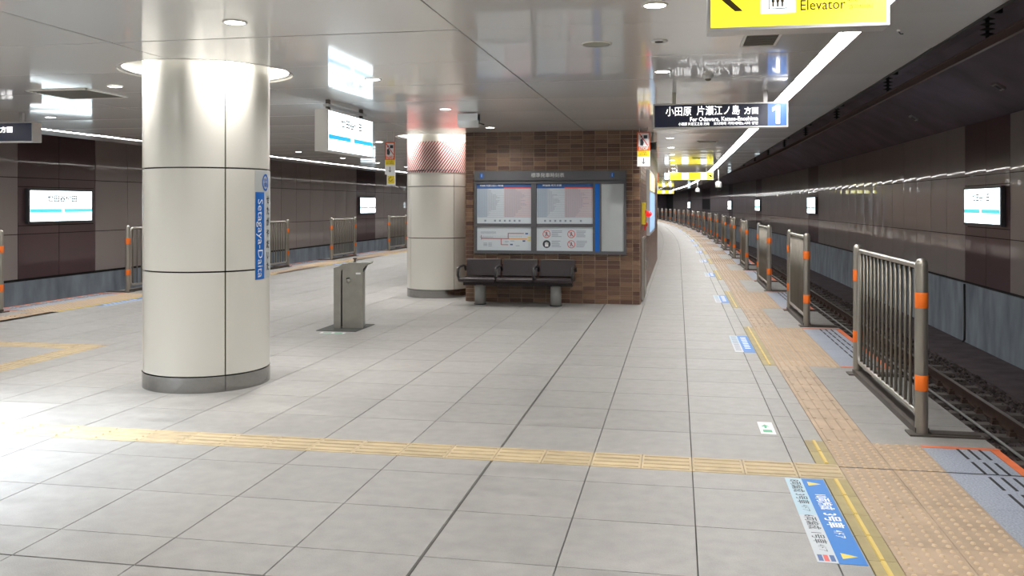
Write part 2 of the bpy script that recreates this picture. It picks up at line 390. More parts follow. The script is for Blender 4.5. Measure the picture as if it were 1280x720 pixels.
def tile_mb(b, x0, x1, y0, y1, ox=0.0, oy=0.0):
    dark_right = abs(x0 + 1.115) < 0.01; dark_left = abs(x1 + 1.115) < 0.01
    gx0 = 0.007 if dark_right else 0.0022; gx1 = 0.007 if dark_left else 0.0022
    gy = 0.0012; gy0 = 0.005 if abs(y0 - 3.48) < 0.01 else gy; gy1 = 0.005 if abs(y1 - 3.48) < 0.01 else gy
    b.frustum(x0 + gx0 - ox, x1 - gx1 - ox, y0 + gy0 - oy, y1 - gy1 - oy, -0.012, 0, 0.0012)
rects = [(vis_area(*r0), r0) for r0 in rects]; rects.sort(key=lambda t: -t[0])
for a, r0 in rects[:300]:
    x0, x1, y0, y1 = r0; cx, cy = (x0 + x1) / 2, (y0 + y1) / 2
    b = MB(); tile_mb(b, x0, x1, y0, y1, cx, cy); b.build('floor_tile', M['tile'], fl, (cx + off(cy), cy, 0))
b = MB()
for a, (x0, x1, y0, y1) in rects[300:]:
    n0 = len(b.v); tile_mb(b, x0, x1, y0, y1)
    for i in range(n0, len(b.v)): b.v[i] = (b.v[i][0] + off(b.v[i][1]), b.v[i][1], b.v[i][2])
tag(b.build('distant_floor_tile', M['tile'], fl), kind='stuff')

def tact_mb(b, w, h, kind, detail=True, mirr_slot=False):
    x0, x1, y0, y1 = -w / 2 + 0.0018, w / 2 - 0.0018, -h / 2 + 0.0018, h / 2 - 0.0018
    if kind == 'granite':
        b.box(x0, x1, y0, y1, -0.012, 0.0, 0)
        for q in range(3):
            for r_ in range(2):
                b.box(x0 + (0.20 + q * 0.065 if not mirr_slot else 0.03 + q * 0.065), x0 + (0.216 + q * 0.065 if not mirr_slot else 0.046 + q * 0.065), y0 + 0.03 + r_ * h / 2, y0 - 0.035 + (r_ + 1) * h / 2, -0.001, 0.0015, 1)
        return
    if kind == 'oline': b.box(x0, x1, y0, y1, -0.012, 0.0, 0); return
    b.box(x0, x1, y0, y1, -0.012, 0.001, 0)
    if kind == 'strip':
        b.frustum(-0.012, 0.012, y0 + 0.004, y1 - 0.004, 0.001, 0.007, 0.004, 1)
    elif kind == 'dot':
        nx = 5; ny = 5
        for i in range(nx):
            for j in range(ny):
                cx = x0 + (i + 0.5) * (x1 - x0) / nx; cy = y0 + (j + 0.5) * (y1 - y0) / ny
                if detail: b.lathe([(0.0135, 0.001), (0.010, 0.0075), (0.0, 0.0078)], 8, (cx, cy, 0), 1)
                else: b.frustum(cx - 0.011, cx + 0.011, cy - 0.011, cy + 0.011, 0.001, 0.006, 0.004, 0)
    else:
        nb = 4
        for i in range(nb):
            if kind == 'barx':
                cy = y0 + (i + 0.5) * (y1 - y0) / nb; b.frustum(x0 + 0.012, x1 - 0.012, cy - 0.013, cy + 0.013, 0.001, 0.0065, 0.004, 0)
            else:
                cx = x0 + (i + 0.5) * (x1 - x0) / nb; b.frustum(cx - 0.013, cx + 0.013, y0 + 0.012, y1 - 0.012, 0.001, 0.0065, 0.004, 0)
M['tactile_top'] = mat('tactile_dome', (0.55, 0.42, 0.28), 0.55)
TM = {'dot': [M['tactile'], M['tactile_top']], 'bary': [M['tactile']], 'bary2': [M['tactile_y']], 'barx': [M['tactile_y']], 'strip': [M['olive'], M['ridge']], 'granite': [M['granite'], M['slot']], 'oline': [M['orange_line']]}
TN = {'dot': 'warning_tile', 'bary': 'guide_tile', 'bary2': 'guide_tile', 'barx': 'guide_tile', 'strip': 'edge_strip_tile', 'granite': 'granite_tile', 'oline': 'edge_line'}
cache = {}
tact = [(vis_area(*t[:4]), t) for t in tact]; tact.sort(key=lambda t: -t[0]); cnt = {}
rest = {}
for a, (x0, x1, y0, y1, kd) in tact:
    nm = TN[kd]; cnt[nm] = cnt.get(nm, 0) + 1
    cx, cy, w_, h_ = (x0 + x1) / 2, (y0 + y1) / 2, x1 - x0, y1 - y0
    if cnt[nm] <= 120 and a > 3:
        key = (kd, round(w_, 3), round(h_, 3), cx < -4)
        if key not in cache:
            b = MB(); tact_mb(b, w_, h_, kd, True, cx < -4); cache[key] = b.mesh(nm, TM[kd])
        link(nm, cache[key], fl, (cx + off(cy), cy, 0))
    else:
        b = rest.setdefault(kd, MB()); n0 = len(b.v)
        if cy > 45 and kd == 'dot': b.box(-w_ / 2, w_ / 2, -h_ / 2, h_ / 2, -0.012, 0.003)
        else: tact_mb(b, w_, h_, kd, False)
        for i in range(n0, len(b.v)): v = b.v[i]; b.v[i] = (v[0] + cx + off(cy), v[1] + cy, v[2])
for kd, b in rest.items(): tag(b.build('distant_' + TN[kd], TM[kd], fl), kind='stuff')
# orange cross lines that close every boarding bay
b = MB()
for gaps, mirr in ((GAPS_R, 0), (GAPS_L, 1)):
    for g0, g1 in gaps:
        for yy in (g0, g1):
            x0, x1 = (1.545, 2.01) if not mirr else (mir(2.01), mir(1.545))
            b.box(x0 + off(yy), x1 + off(yy), yy - 0.045 if yy == g1 else yy, yy if yy == g1 else yy + 0.045, 0.0005, 0.0025)
b.build('bay_line', M['orange_line'], fl)
MB().box(0.945, 2.01, 5.545, 5.555, 0.0003, 0.0022).build('expansion_joint', M['black'], fl)

# ------------------------------------------------------------------ SETTING: walls of the tunnel
def tunnel_wall(name, X, sgn, ya, yb, start, bands, rows, prow):
    b = MB(); ys = yseg(Y0 if sgn > 0 else Y0, Y1 if sgn > 0 else 75.0)
    x0, x1 = (X + 0.03, X + 0.5) if sgn > 0 else (X - 0.5, X - 0.03)
    b.curvebox(x0, x1, ys, -1.6, -0.05, 0)
    xa, xb = (X + 0.06, X + 0.5) if sgn > 0 else (X - 0.5, X - 0.06)
    b.curvebox(xa, xb, ys, -0.05, 3.25, 1)
    wl = b.build(name, [M['conc'], M['black']]); tag(wl, kind='structure')
    k = math.floor((ya - start) / 1.25)
    meshes = {}
    while start + k * 1.25 < yb:
        yy = start + k * 1.25
        dark = any(abs(yy - bs) < 0.1 or abs(yy - bs - 1.25) < 0.1 for bs in bands)
        if name == 'wall_right' and 86 < yy < 93: dark = True
        rr = [(0.0, 0.94), (0.94, 2.13), (2.13, 3.18)]
        if dark and any(abs(yy - bs) < 0.1 or abs(yy - bs - 1.25) < 0.1 for bs in bands): rr = [(0.0, 0.94), (0.94, 1.12), (1.12, 1.94), (1.94, 2.13), (2.13, 3.18)]
        for (z0, z1) in rr:
            key = (round(z0, 2), dark)
            if key not in meshes:          # slightly pillowed sheet-metal panel
                b = MB(); n = 6; g = 0.008; vs_ = []; hz = z1 - z0; m_ = 2
                for i in range(n + 1):
                    for j in range(m_ + 1):
                        u = i / n * 2 - 1; v = j / m_ * 2 - 1
                        vs_.append((0.05 + 0.0036 * (1 - u * u) * (1 - 0.4 * v * v), -0.625 + g + (1.25 - 2 * g) * i / n, g + (hz - 2 * g) * j / m_))
                fs = [(i * (m_ + 1) + j, (i + 1) * (m_ + 1) + j, (i + 1) * (m_ + 1) + j + 1, i * (m_ + 1) + j + 1) for i in range(n) for j in range(m_)]
                b.add(vs_, fs, 0, True)
                loop = [i * (m_ + 1) for i in range(n + 1)] + [n * (m_ + 1) + j for j in range(1, m_ + 1)] + [i * (m_ + 1) + m_ for i in range(n - 1, -1, -1)] + [j for j in range(m_ - 1, 0, -1)]
                rim = [vs_[i] for i in loop]; kk = len(rim)
                b.add(rim + [(0, p[1], p[2]) for p in rim], [(i, (i + 1) % kk, kk + (i + 1) % kk, kk + i) for i in range(kk)], 0)
                meshes[key] = b.mesh('wall_panel', M['wall_d'] if dark else M['wall_g'])
            cy = yy + 0.625
            bx = X + 0.06 + off(cy) if sgn > 0 else X - 0.06 + off(cy)
            rz = (PI if sgn > 0 else 0) - math.atan(dirx(cy)) + random.uniform(-0.0012, 0.0012)
            link('wall_panel', meshes[key], wl, (bx, cy, z0), (0, random.uniform(-0.0012, 0.0012), rz))
        k += 1
    return wl
BANDS_R = [17.05, 38.3, 57.05, 72.05, 102.05]
BANDS_L = [16.3, 36.3]
wr = tunnel_wall('wall_right', 5.77, 1, 8.3, 118, 17.05, BANDS_R, None, None)
wlft = tunnel_wall('wall_left', -13.5, -1, 8.8, 52, 16.3, BANDS_L, None, None)
# black drain pipe and small fittings on the right concrete dado
b = MB().tube([(5.78, 19.6, -0.06), (5.78, 19.6, -1.2), (5.74, 19.6, -1.27)], 0.022, 8); tag(b.build('drain_pipe', M['blackpl']), 'thin black drain pipe on the grey-blue concrete below the right wall panels', 'pipe')

ys = yseg(Y0, Y1)
b = MB()
for (xa, za, xb, zb) in ((5.83, 3.18, 5.0, 3.7), (5.0, 3.7, 4.3, 4.1), (4.3, 4.1, 1.9, 4.1)):
    n0 = len(b.v)
    for y in ys: o = off(y); b.v += [(xa + o, y, za), (xb + o, y, zb), (xb + o + 0.1, y, zb + 0.2), (xa + o + 0.1, y, za + 0.2)]
    for i in range(len(ys) - 1):
        a = n0 + 4 * i
        for j in range(4): b.f.append((a + j, a + 4 + j, a + 4 + (j + 1) % 4, a + (j + 1) % 4)); b.m.append(0); b.sm.append(False)
for (xa, za, xb, zb) in ((-13.56, 3.18, -12.8, 3.7), (-12.8, 3.7, -12.1, 4.1), (-12.1, 4.1, -10.3, 4.1)):
    n0 = len(b.v)
    for y in ys: o = off(y); b.v += [(xa + o, y, za), (xb + o, y, zb), (xb + o - 0.1, y, zb + 0.2), (xa + o - 0.1, y, za + 0.2)]
    for i in range(len(ys) - 1):
        a = n0 + 4 * i
        for j in range(4): b.f.append((a + j, a + 4 + j, a + 4 + (j + 1) % 4, a + (j + 1) % 4)); b.m.append(0); b.sm.append(False)
tag(b.build('ceiling_tunnel', M['conc_dark']), kind='structure')
b = MB().curvebox(2.0, 6.3, ys, -1.9, -1.30); tag(b.build('floor_trackbed_right', M['invert']), kind='structure')
b = MB().curvebox(4.85, 5.8, ys, -1.30, -1.255); tag(b.build('floor_walkway_right', M['invert']), kind='structure')
b = MB().curvebox(-14.0, -10.0, ys, -1.9, -1.28); tag(b.build('floor_trackbed_left', M['invert']), kind='structure')
b = MB().curvebox(1.72, 1.96, ys, -1.4, -0.44).curvebox(-10.0, -9.75, ys, -1.4, -0.44); tag(b.build('wall_platform_edge', M['conc']), kind='structure')
b = MB().box(-14, 6.3, Y0 - 0.2, Y0, -1.9, 4.4); tag(b.build('wall_behind_camera', M['conc_dark']), kind='structure')
b = MB().box(-14, 6.3, Y1, Y1 + 0.2, -1.9, 4.4); tag(b.build('wall_far_end', M['conc_dark']), kind='structure')

# ------------------------------------------------------------------ SETTING: platform ceiling
b = MB(); b.curvebox(-10.4, 1.90, ys, CH + 0.28, CH + 0.40); b.curvebox(1.87, 1.90, ys, CH + 0.0, 4.1); b.curvebox(-10.4, -10.37, ys, CH, 4.1)
cl = b.build('ceiling', M['ceil_gap']); tag(cl, kind='structure')
CX = [(-9.6, -6.6), (-6.6, -4.02), (-4.02, -1.44), (-1.44, 1.085), (1.215, 1.868), (-10.37, -9.74)]
YJ = lambda k: 5.78 + 1.3 * k
kiosk_box = (-3.37, -0.58, 14.0, 25.75)
pm = {}; restp = MB(); np_ = 0
for k in range(-11, 90):
    y0, y1 = YJ(k), YJ(k + 1)
    if y1 > Y1: break
    for ci, (x0, x1) in enumerate(CX):
        gx, gy = 0.006, 0.0035
        near = [(cx, cy) for cx, cy in COLS if x0 - 0.8 < cx < x1 + 0.8 and y0 - 0.8 < cy < y1 + 0.8]
        cx, cy = (x0 + x1) / 2, (y0 + y1) / 2
        if near:
            b = MB().box(x0 + gx, x1 - gx, y0 + gy, y1 - gy, CH, CH + 0.02)
            me = bool_cut(b.mesh('ceiling_panel', M['ceil']), [(c[0], c[1], 0.74, CH - 0.2, CH + 0.2) for c in near])
            link('ceiling_panel', me, cl); continue
        if k < 32:
            if ci not in pm:
                b = MB(); n = 6; W, H = x1 - x0 - 2 * gx, y1 - y0 - 2 * gy; vs_ = []
                for i in range(3):
                    for j in range(n + 1):
                        v = j / n * 2 - 1; u = i - 1
                        vs_.append((-W / 2 + W * i / 2, -H / 2 + H * j / n, -0.0028 * (1 - v * v) * (1 - 0.3 * u * u)))
                b.add(vs_, [(i * (n + 1) + j, i * (n + 1) + j + 1, (i + 1) * (n + 1) + j + 1, (i + 1) * (n + 1) + j) for i in range(2) for j in range(n)], 0, True)
                b.add([(-W / 2, -H / 2, 0), (W / 2, -H / 2, 0), (W / 2, H / 2, 0), (-W / 2, H / 2, 0), (-W / 2, -H / 2, 0.02), (W / 2, -H / 2, 0.02), (W / 2, H / 2, 0.02), (-W / 2, H / 2, 0.02)],
                      [(4, 5, 6, 7), (0, 1, 5, 4), (1, 2, 6, 5), (2, 3, 7, 6), (3, 0, 4, 7)], 0)
                pm[ci] = b.mesh('ceiling_panel', M['ceil'])
            link('ceiling_panel', pm[ci], cl, (cx + off(cy), cy, CH + random.uniform(0, 0.0015)), (random.uniform(-0.0034, 0.0034), random.uniform(-0.0006, 0.0006), -math.atan(dirx(cy)))); np_ += 1
        else:
            n0 = len(restp.v); restp.box(x0 + gx, x1 - gx, y0 + gy, y1 - gy, CH, CH + 0.02)
            for i in range(n0, len(restp.v)): v = restp.v[i]; restp.v[i] = (v[0] + off(v[1]), v[1], v[2])
tag(restp.build('distant_ceiling_panel', M['ceil'], cl), kind='stuff')

# ------------------------------------------------------------------ linear lights
for nm, x, lab in (('right', 1.15, 'continuous bright linear ceiling light above the right platform edge, curving away'), ('left', -9.67, 'continuous bright linear ceiling light above the left platform edge')):
    t = thing('linear_light', lab, 'light', (0, 0, 0))
    MB().curvebox(x - 0.06, x + 0.06, yseg(Y0 + 0.3, Y1 - 0.3, 2.6), CH + 0.012, CH + 0.03).build('diffuser', M['led'], t)
    MB().curvebox(x - 0.07, x + 0.07, yseg(Y0 + 0.3, Y1 - 0.3, 2.6), CH + 0.032, CH + 0.09).build('housing', M['white_in'], t)

# ------------------------------------------------------------------ downlights
dl_m = MB().lathe([(0.078, 0.0), (0.078, -0.006), (0.064, -0.008), (0.062, 0.0)], 24).mesh('trim_ring', M['white_in'])
ln_m = MB().lathe([(0.066, -0.007), (0.0, -0.009)], 24).mesh('lens', M['lamp'])
ROWS = [(-0.13, 'in the right walkway row'), (-2.78, 'in the row right of the columns'), (-5.44, 'in the row left of the columns'), (-8.2, 'in the leftmost row')]
for ri, (x, rl) in enumerate(ROWS):
    seen = 0
    for k in range(-5, 34):
        y = 5.25 + 2.62 * k
        if ri == 1 and 13.5 < y < 60: continue
        if ri == 2 and y > 45: continue
        if ri == 1 and y > 60: continue
        if ri == 3 and y > 45: continue
        p = proj(x + off(y), y, CH); vis = p and -5 < p[0] < 1285 and -5 < p[1] < 725
        if not vis and y > 3.0 and ri != 3: pass
        if vis and seen < 14: lab = f'round ceiling downlight {rl}, {ordinal(seen)}'; grp = 'recessed ceiling downlights'; seen += 1
        elif vis: lab = f'tiny far-off round ceiling downlight {rl}'; grp = 'distant downlights ' + rl
        else: lab = f'round ceiling downlight {rl}, outside the picture'; grp = 'downlights outside the picture ' + rl
        t = thing('downlight', lab, 'light', (x + off(y), y, CH - 0.001), 0, grp)
        link('trim_ring', dl_m, t); link('lens', ln_m, t)
        lamp(t, (0, 0, -0.02), DOWN_W, 0.11)

# ------------------------------------------------------------------ columns with their ceiling rings
def patch(b, r, a0, a1, z0, z1, n, mi=0, uv=False, thick=0.0):
    n0 = len(b.v); vs_ = []
    for i in range(n + 1):
        a = a0 + (a1 - a0) * i / n
        for (rr, z) in ((r, z0), (r, z1), (r - thick, z1), (r - thick, z0)): vs_.append((rr * math.cos(a), rr * math.sin(a), z))
    fs = []
    for i in range(n):
        for j in ((0, 1, 2, 3) if thick else (0,)): fs.append((4 * i + j, 4 * (i + 1) + j, 4 * (i + 1) + (j + 1) % 4, 4 * i + (j + 1) % 4))
    if thick:
        b.add([v for i, v in enumerate(vs_) if i % 4 < 2], [(2 * i, 2 * i + 2, 2 * i + 3, 2 * i + 1) for i in range(n)], mi, True)
        b.add(vs_, [f for k_, f in enumerate(fs) if k_ % 4], mi, False)
    else: b.add(vs_, fs, mi, True)
    if thick: b.add(vs_[:4] + vs_[-4:], [(0, 1, 2, 3), (7, 6, 5, 4)], mi)
    if uv:
        b.uv = [(r * math.atan2(v[1], v[0]), v[2]) for v in b.v]
rowz = [(0.14, 0.995), (1.008, 1.862), (1.875, CH + 0.20)]
def column(cx, cy, lab, power):
    t = thing('column', lab, 'column', (cx, cy, 0))
    MB().lathe([(COLR - 0.02, 0.0), (COLR - 0.02, CH + 0.24)], 64, cap=True).build('core', M['black'], t)
    b = MB(); 
    for q in range(4):
        a0 = -PI / 4 + q * PI / 2
        b = MB(); patch(b, COLR + 0.004, a0 + 0.004, a0 + PI / 2 - 0.004, 0.0, 0.13, 24, thick=0.015); b.build('skirting', M['skirt'], t)
        for (z0, z1) in rowz:
            b = MB(); patch(b, COLR, a0 + 0.011, a0 + PI / 2 - 0.011, z0, z1, 24, thick=0.018); b.build('panel', M['enamel'], t)
    return t
def ring(cx, cy, lab, power):
    t = thing('ceiling_ring_light', lab, 'light', (cx, cy, CH))
    MB().lathe([(0.735, -0.004), (0.735, 0.20), (COLR + 0.01, 0.20)], 64).build('recess_wall', M['white_in'], t)
    MB().lathe([(0.735, 0.012), (0.70, 0.012), (0.70, 0.03), (0.735, 0.03)], 64).build('rim', M['alu'], t)
    for q in range(4):
        a = -PI / 4 + q * PI / 2
        x, y = 0.645 * math.cos(a), 0.645 * math.sin(a)
        MB().lathe([(0.045, 0), (0.045, -0.012), (0.038, -0.012), (0.0, -0.010)], 16).build('spot_lens', M['lamp'], t, (x, y, 0.19))
        lamp(t, (x, y, 0.165), power, 0.075, spread=170)
    return t
c1 = column(*COLS[0], 'large round white panelled column with a blue station name sign, in the left foreground', 1)
c2 = column(*COLS[1], 'round white column with a red striped band at the top, beside the brick kiosk', 1)
ring(*COLS[0], 'bright white circular ceiling recess around the top of the foreground column', RING_W)
ring(*COLS[1], 'bright white circular ceiling recess around the red striped column', RING_W)
# station-name wrap on column 1
t = thing('column_sign', 'vertical grey and blue curved station name sign wrapped on the foreground white column', 'sign', (COLS[0][0], COLS[0][1], 0))
b = MB(); patch(b, COLR + 0.004, R(-14), R(28), 0.915, 1.855, 16, thick=0.003); b.build('sign_film', M['film'], t)
b = MB(); patch(b, COLR + 0.0055, R(-14), R(0.5), 0.915, 1.67, 10, thick=0.001); b.build('blue_field', M['blue'], t)
def wrap(a_c, zc, vert):
    def f(co):
        if vert: s, z = co.y, -co.x          # reads downwards
        else: s, z = co.x, co.y
        a = R(a_c) + s / COLR; r_ = COLR + 0.007
        return Vector((r_ * math.cos(a), r_ * math.sin(a), zc + z))
    return f
text('Setagaya-Daita', 0.105, M['white'], t, post=wrap(-7, 1.27, True), width=0.68)
for i, ch in enumerate('せたがやだいた'):
    text(ch, 0.08, M['ink'], t, post=wrap(9.5, 1.60 - 0.098 * i, False), bold=0.03)
b = MB(); n = 28; vs_ = []; ff = wrap(3, 1.755, False)
for i in range(n):
    a = 2 * PI * i / n
    for rr in (0.052, 0.068): vs_.append(ff(Vector((rr * math.cos(a) * 0.9, rr * math.sin(a) * 1.1, 0))))
b.add(vs_, [(2 * i, 2 * i + 1, 2 * ((i + 1) % n) + 1, 2 * ((i + 1) % n)) for i in range(n)]); b.build('emblem_ring', M['blue'], t)
text('OH', 0.04, M['blue'], t, post=wrap(3, 1.775, False), bold=0.02); text('08', 0.055, M['blue'], t, post=wrap(3, 1.735, False), bold=0.02)
# striped wrap on column 2
t = thing('striped_column_wrap', 'band of diagonal red and white stripes wrapped around the column by the kiosk', 'sign', (COLS[1][0], COLS[1][1], 0))
b = MB(); patch(b, COLR + 0.003, R(-179), R(50), 2.10, 2.62, 60, uv=True); b.build('striped_film', M['stripes'], t)
b = MB(); patch(b, COLR + 0.005, R(-179), R(-100), 2.125, 2.14, 24); b.build('printed_line', M['ink'], t)
for ac in (-105, -85, -65, -45):
    text('乗り場案内 かけこみ乗車はおやめください', 0.034, M['ink'], t, post=lambda co, ac=ac: Vector(((COLR + 0.006) * math.cos(R(ac) + co.x / COLR), (COLR + 0.006) * math.sin(R(ac) + co.x / COLR), 2.132 + co.y)), width=0.17, bold=0.02)

# ------------------------------------------------------------------ brick kiosk (setting)
KX0, KX1, KY0, KY1 = kiosk_box
b = MB().box(KX0, KX1, KY0 + 0.007, KY1, 0, CH + 0.02); wk = b.build('wall_front', M['mortar']); tag(wk, kind='structure')
xs = [KX0, KX0 + 0.13] + [KX0 + 0.13 + 0.196 * i for i in range(1, 14)] + [KX1]
nz = 40; hz = CH / nz
cells = [(xs[i], xs[i + 1], j) for j in range(nz) for i in range(len(xs) - 1)]
def hid(c): return c[0] > -3.2 and c[1] < -0.80 and 0.80 < c[2] * hz and (c[2] + 1) * hz < 2.09
visc = [c for c in cells if not hid(c)]
bm_ = {}; k = 0; rb = MB()
# the largest in the picture: the ones low on the wall and right of the bench and all those around the board
visc.sort(key=lambda c: (min(abs(c[2] * hz - 0.6), abs(c[2] * hz - 2.3))))
for c in visc:
    w_ = c[1] - c[0]
    if k < 300:
        key = round(w_, 3)
        if key not in bm_: bm_[key] = MB().frustum(-w_ / 2 + 0.004, w_ / 2 - 0.004, -hz / 2 + 0.0035, hz / 2 - 0.0035, 0, 0.009, 0.002).mesh('brick', M['brick'])
        link('brick', bm_[key], wk, ((c[0] + c[1]) / 2, KY0 + 0.008, (c[2] + 0.5) * hz), (PI / 2, 0, 0)); k += 1
    else: rb.box(c[0] + 0.004, c[1] - 0.004, KY0, KY0 + 0.01, c[2] * hz + 0.0035, (c[2] + 1) * hz - 0.0035)
for c in cells:
    if hid(c): rb.box(c[0] + 0.004, c[1] - 0.004, KY0, KY0 + 0.01, c[2] * hz + 0.0035, (c[2] + 1) * hz - 0.0035)
tag(rb.build('remaining_brick', M['brick'], wk), kind='stuff')
b = MB()
for j in range(nz):
    y = KY0 + 0.008; 
    while y < KY1 - 0.05:
        y2 = min(y + 0.196, KY1); b.box(KX1 - 0.001, KX1 + 0.008, y + 0.004, y2 - 0.004, j * hz + 0.0035, (j + 1) * hz - 0.0035)
        b.box(KX0 - 0.008, KX0 + 0.001, y + 0.004, y2 - 0.004, j * hz + 0.0035, (j + 1) * hz - 0.0035); y = y2
tag(b.build('side_brick', M['brick'], wk), kind='stuff')
b = MB()
n0 = 0
ys2 = yseg(27.0, 62.0, 2.5); b.curvebox(-3.37, -0.79, ys2, 0, CH + 0.02); wb = b.build('wall_far_block', M['mortar']); tag(wb, kind='structure')
b = MB()
for j in range(nz):
    y = 27.0
    while y < 61.9:
        for (q0, q1) in ((0, 0),):
            b.box(-0.80 + off(y + .2), -0.782 + off(y + .2), y + 0.005, y + 0.387, j * hz + 0.0035, (j + 1) * hz - 0.0035)
        y += 0.392
tag(b.build('side_brick', M['brick'], wb), kind='stuff')
for x in [xs[i] for i in range(len(xs) - 1)]: pass

# posters and alarms on the right side of the kiosk
t = thing('light_box_poster', 'lit blue and white poster light box on the kiosk side wall facing the right track', 'poster', (KX1 + 0.008, 18.6, 0))
MB().box(0, 0.06, -1.75, 1.75, 0.98, 2.22).build('frame', M['alu'], t)
b = MB().box(0.0605, 0.066, -1.68, 0.0, 1.04, 1.80).box(0.0605, 0.066, 0.06, 1.68, 1.04, 1.80); b.build('poster_face', M['s_ad'], t)
MB().box(0.0605, 0.066, -1.68, 1.68, 1.84, 2.16).build('header_face', mat('lit_cream', (0.8, 0.7, 0.45), 0.4, emit=(0.9, 0.75, 0.45), estr=0.7), t)
t = thing('hydrant_cabinet', 'steel cabinet on the kiosk side wall close to its front corner', 'cabinet', (KX1 + 0.012, 14.9, 0))
MB().box(0, 0.035, -0.45, 0.45, 0.02, 1.03).build('body', M['steel'], t)
MB().box(0.0355, 0.043, -0.42, 0.42, 0.06, 1.0).build('door', M['steel_bar'], t)
MB().tube([(0.045, -0.3, 0.5), (0.07, -0.3, 0.52), (0.07, -0.3, 0.64), (0.045, -0.3, 0.66)], 0.008).build('handle', M['steel'], t)
t = thing('fire_alarm', 'fire alarm with glowing red lamp on the kiosk side wall above the steel cabinet', 'alarm', (KX1 + 0.008, 15.6, 1.32))
MB().box(0, 0.03, -0.09, 0.09, -0.2, 0.16).build('plate', M['red'], t)
MB().lathe([(0.035, 0), (0.05, 0.03), (0.045, 0.075), (0.02, 0.10), (0, 0.105)], 16).build('red_lamp', M['lamp_red'], t, (0.03, 0, 0.08), (0, PI / 2, 0))
MB().lathe([(0.04, 0), (0.04, 0.02), (0.015, 0.03), (0, 0.03)], 16).build('push_button', M['red'], t, (0.03, 0, -0.1), (0, PI / 2, 0))
t = thing('emergency_button_box', 'yellow emergency button box on the kiosk side wall just before the red lamp', 'alarm', (KX1 + 0.008, 14.75, 1.42))
MB().box(0, 0.05, -0.12, 0.12, -0.18, 0.18).build('body', M['yellowp'], t)
MB().lathe([(0.03, 0), (0.03, 0.02), (0, 0.025)], 16).build('button', M['red'], t, (0.05, 0, 0.03), (0, PI / 2, 0))

# ------------------------------------------------------------------ notice board
t = thing('notice_board', 'grey framed timetable and notice board above the bench on the brick wall', 'notice board', (-2.005, KY0, 0.78))
W = 1.215; H = 1.32
def bx(x0, x1, z0, z1, y0=-0.05, y1=0.0, mi=0, b=None): return (b or MB()).box(x0, x1, y0, y1, z0, z1, mi)
MB().box(-W, W, -0.04, 0, 0, H).build('backing', M['sign_grey'], t)
MB().box(-W, W, -0.062, -0.04, 1.17, H).build('header', M['sign_grey'], t)
b = MB()
for (x0, x1, z0, z1) in ((-W, W, 0, 0.045), (-W, W, 1.115, 1.15), (-W, -W + 0.04, 0.045, 1.115), (W - 0.035, W, 0.045, 1.115), (-0.285, -0.205, 0.045, 1.115), (0.70, 0.73, 0.045, 1.115), (0.80, 0.83, 0.045, 1.115), (-W + 0.04, -0.285, 0.435, 0.475), (-0.205, 0.70, 0.435, 0.475)):
    b.box(x0, x1, -0.062, -0.038, z0, z1)
b.build('frame', M['sign_grey'], t)
MB().box(0.73, 0.80, -0.058, -0.04, 0.02, 1.115).build('blue_strip', M['blue'], t)
text('標準発車時刻表', 0.075, M['silver'], t, (-0.02, -0.063, 1.245), (PI / 2, 0, 0), width=0.53, bold=0.004)
for x in (-1.09, 1.0):
    b = MB().box(x - 0.028, x + 0.028, -0.065, -0.062, 1.21, 1.285); o = b.build('information_emblem', M['blue'], t)
    text('i', 0.075, M['white'], o, (x, -0.0655, 1.248), (PI / 2, 0, 0), bold=0.02)
def timetable(x0, x1, z0, z1, seed):
    rn = random.Random(seed); b = MB(); d = -0.0425; xm = x0 + (x1 - x0) * 0.5; zt = z1 - 0.07
    b.box(x0, x1, d, -0.04, z0, z1, 0)
    b.box(xm, x1, d - 0.0006, d, z0 + 0.10, zt, 1)
    b.box(x0, x0 + (xm - x0) * 0.38, d - 0.0006, d, z0 + 0.10, zt, 2)
    b.box(x0, x1, d - 0.001, d, z1 - 0.05, z1, 3); b.box(x0, xm, d - 0.001, d, zt, z1 - 0.05, 3); b.box(xm, x1, d - 0.001, d, zt, z1 - 0.05, 4)
    n = 20; hh = (zt - z0 - 0.10) / n
    for i in range(n):
        z = z0 + 0.10 + hh * (i + 0.5)
        b.box(x0 + 0.01, x1 - 0.01, d - 0.0011, d, z - hh * 0.5, z - hh * 0.5 + 0.0035, 5)
        for (a, c) in ((x0, xm), (xm, x1)):
            ln = 0.35 + 0.5 * math.sin(PI * (i + 2) / (n + 5)) ** 2 * rn.uniform(0.5, 1.1); x = a + 0.015
            while x < a + (c - a) * min(ln, 0.95): b.box(x, x + 0.011, d - 0.0012, d, z - 0.002, z + hh * 0.30, 5); x += 0.02
    for k_ in range(10):
        xx = x0 + 0.04 + k_ * (x1 - x0 - 0.08) / 10; b.box(xx, xx + 0.03, d - 0.001, d, z0 + 0.03, z0 + 0.06, 5) if rn.random() < 0.6 else None
    return b.build('timetable', [M['poster'], M['poster_pink'], M['poster_blue'], M['navy'], M['pred'], M['inkgrey']], t)
timetable(-W + 0.045, -0.29, 0.48, 1.11, 3); timetable(-0.20, 0.695, 0.48, 1.11, 5)
text('時刻表 小田原 片瀬江ノ島方面', 0.033, M['white'], t, (-0.93, -0.0445, 1.086), (PI / 2, 0, 0), width=0.38, bold=0.02)
text('時刻表 新宿方面', 0.033, M['white'], t, (0.05, -0.0445, 1.086), (PI / 2, 0, 0), width=0.3, bold=0.02)
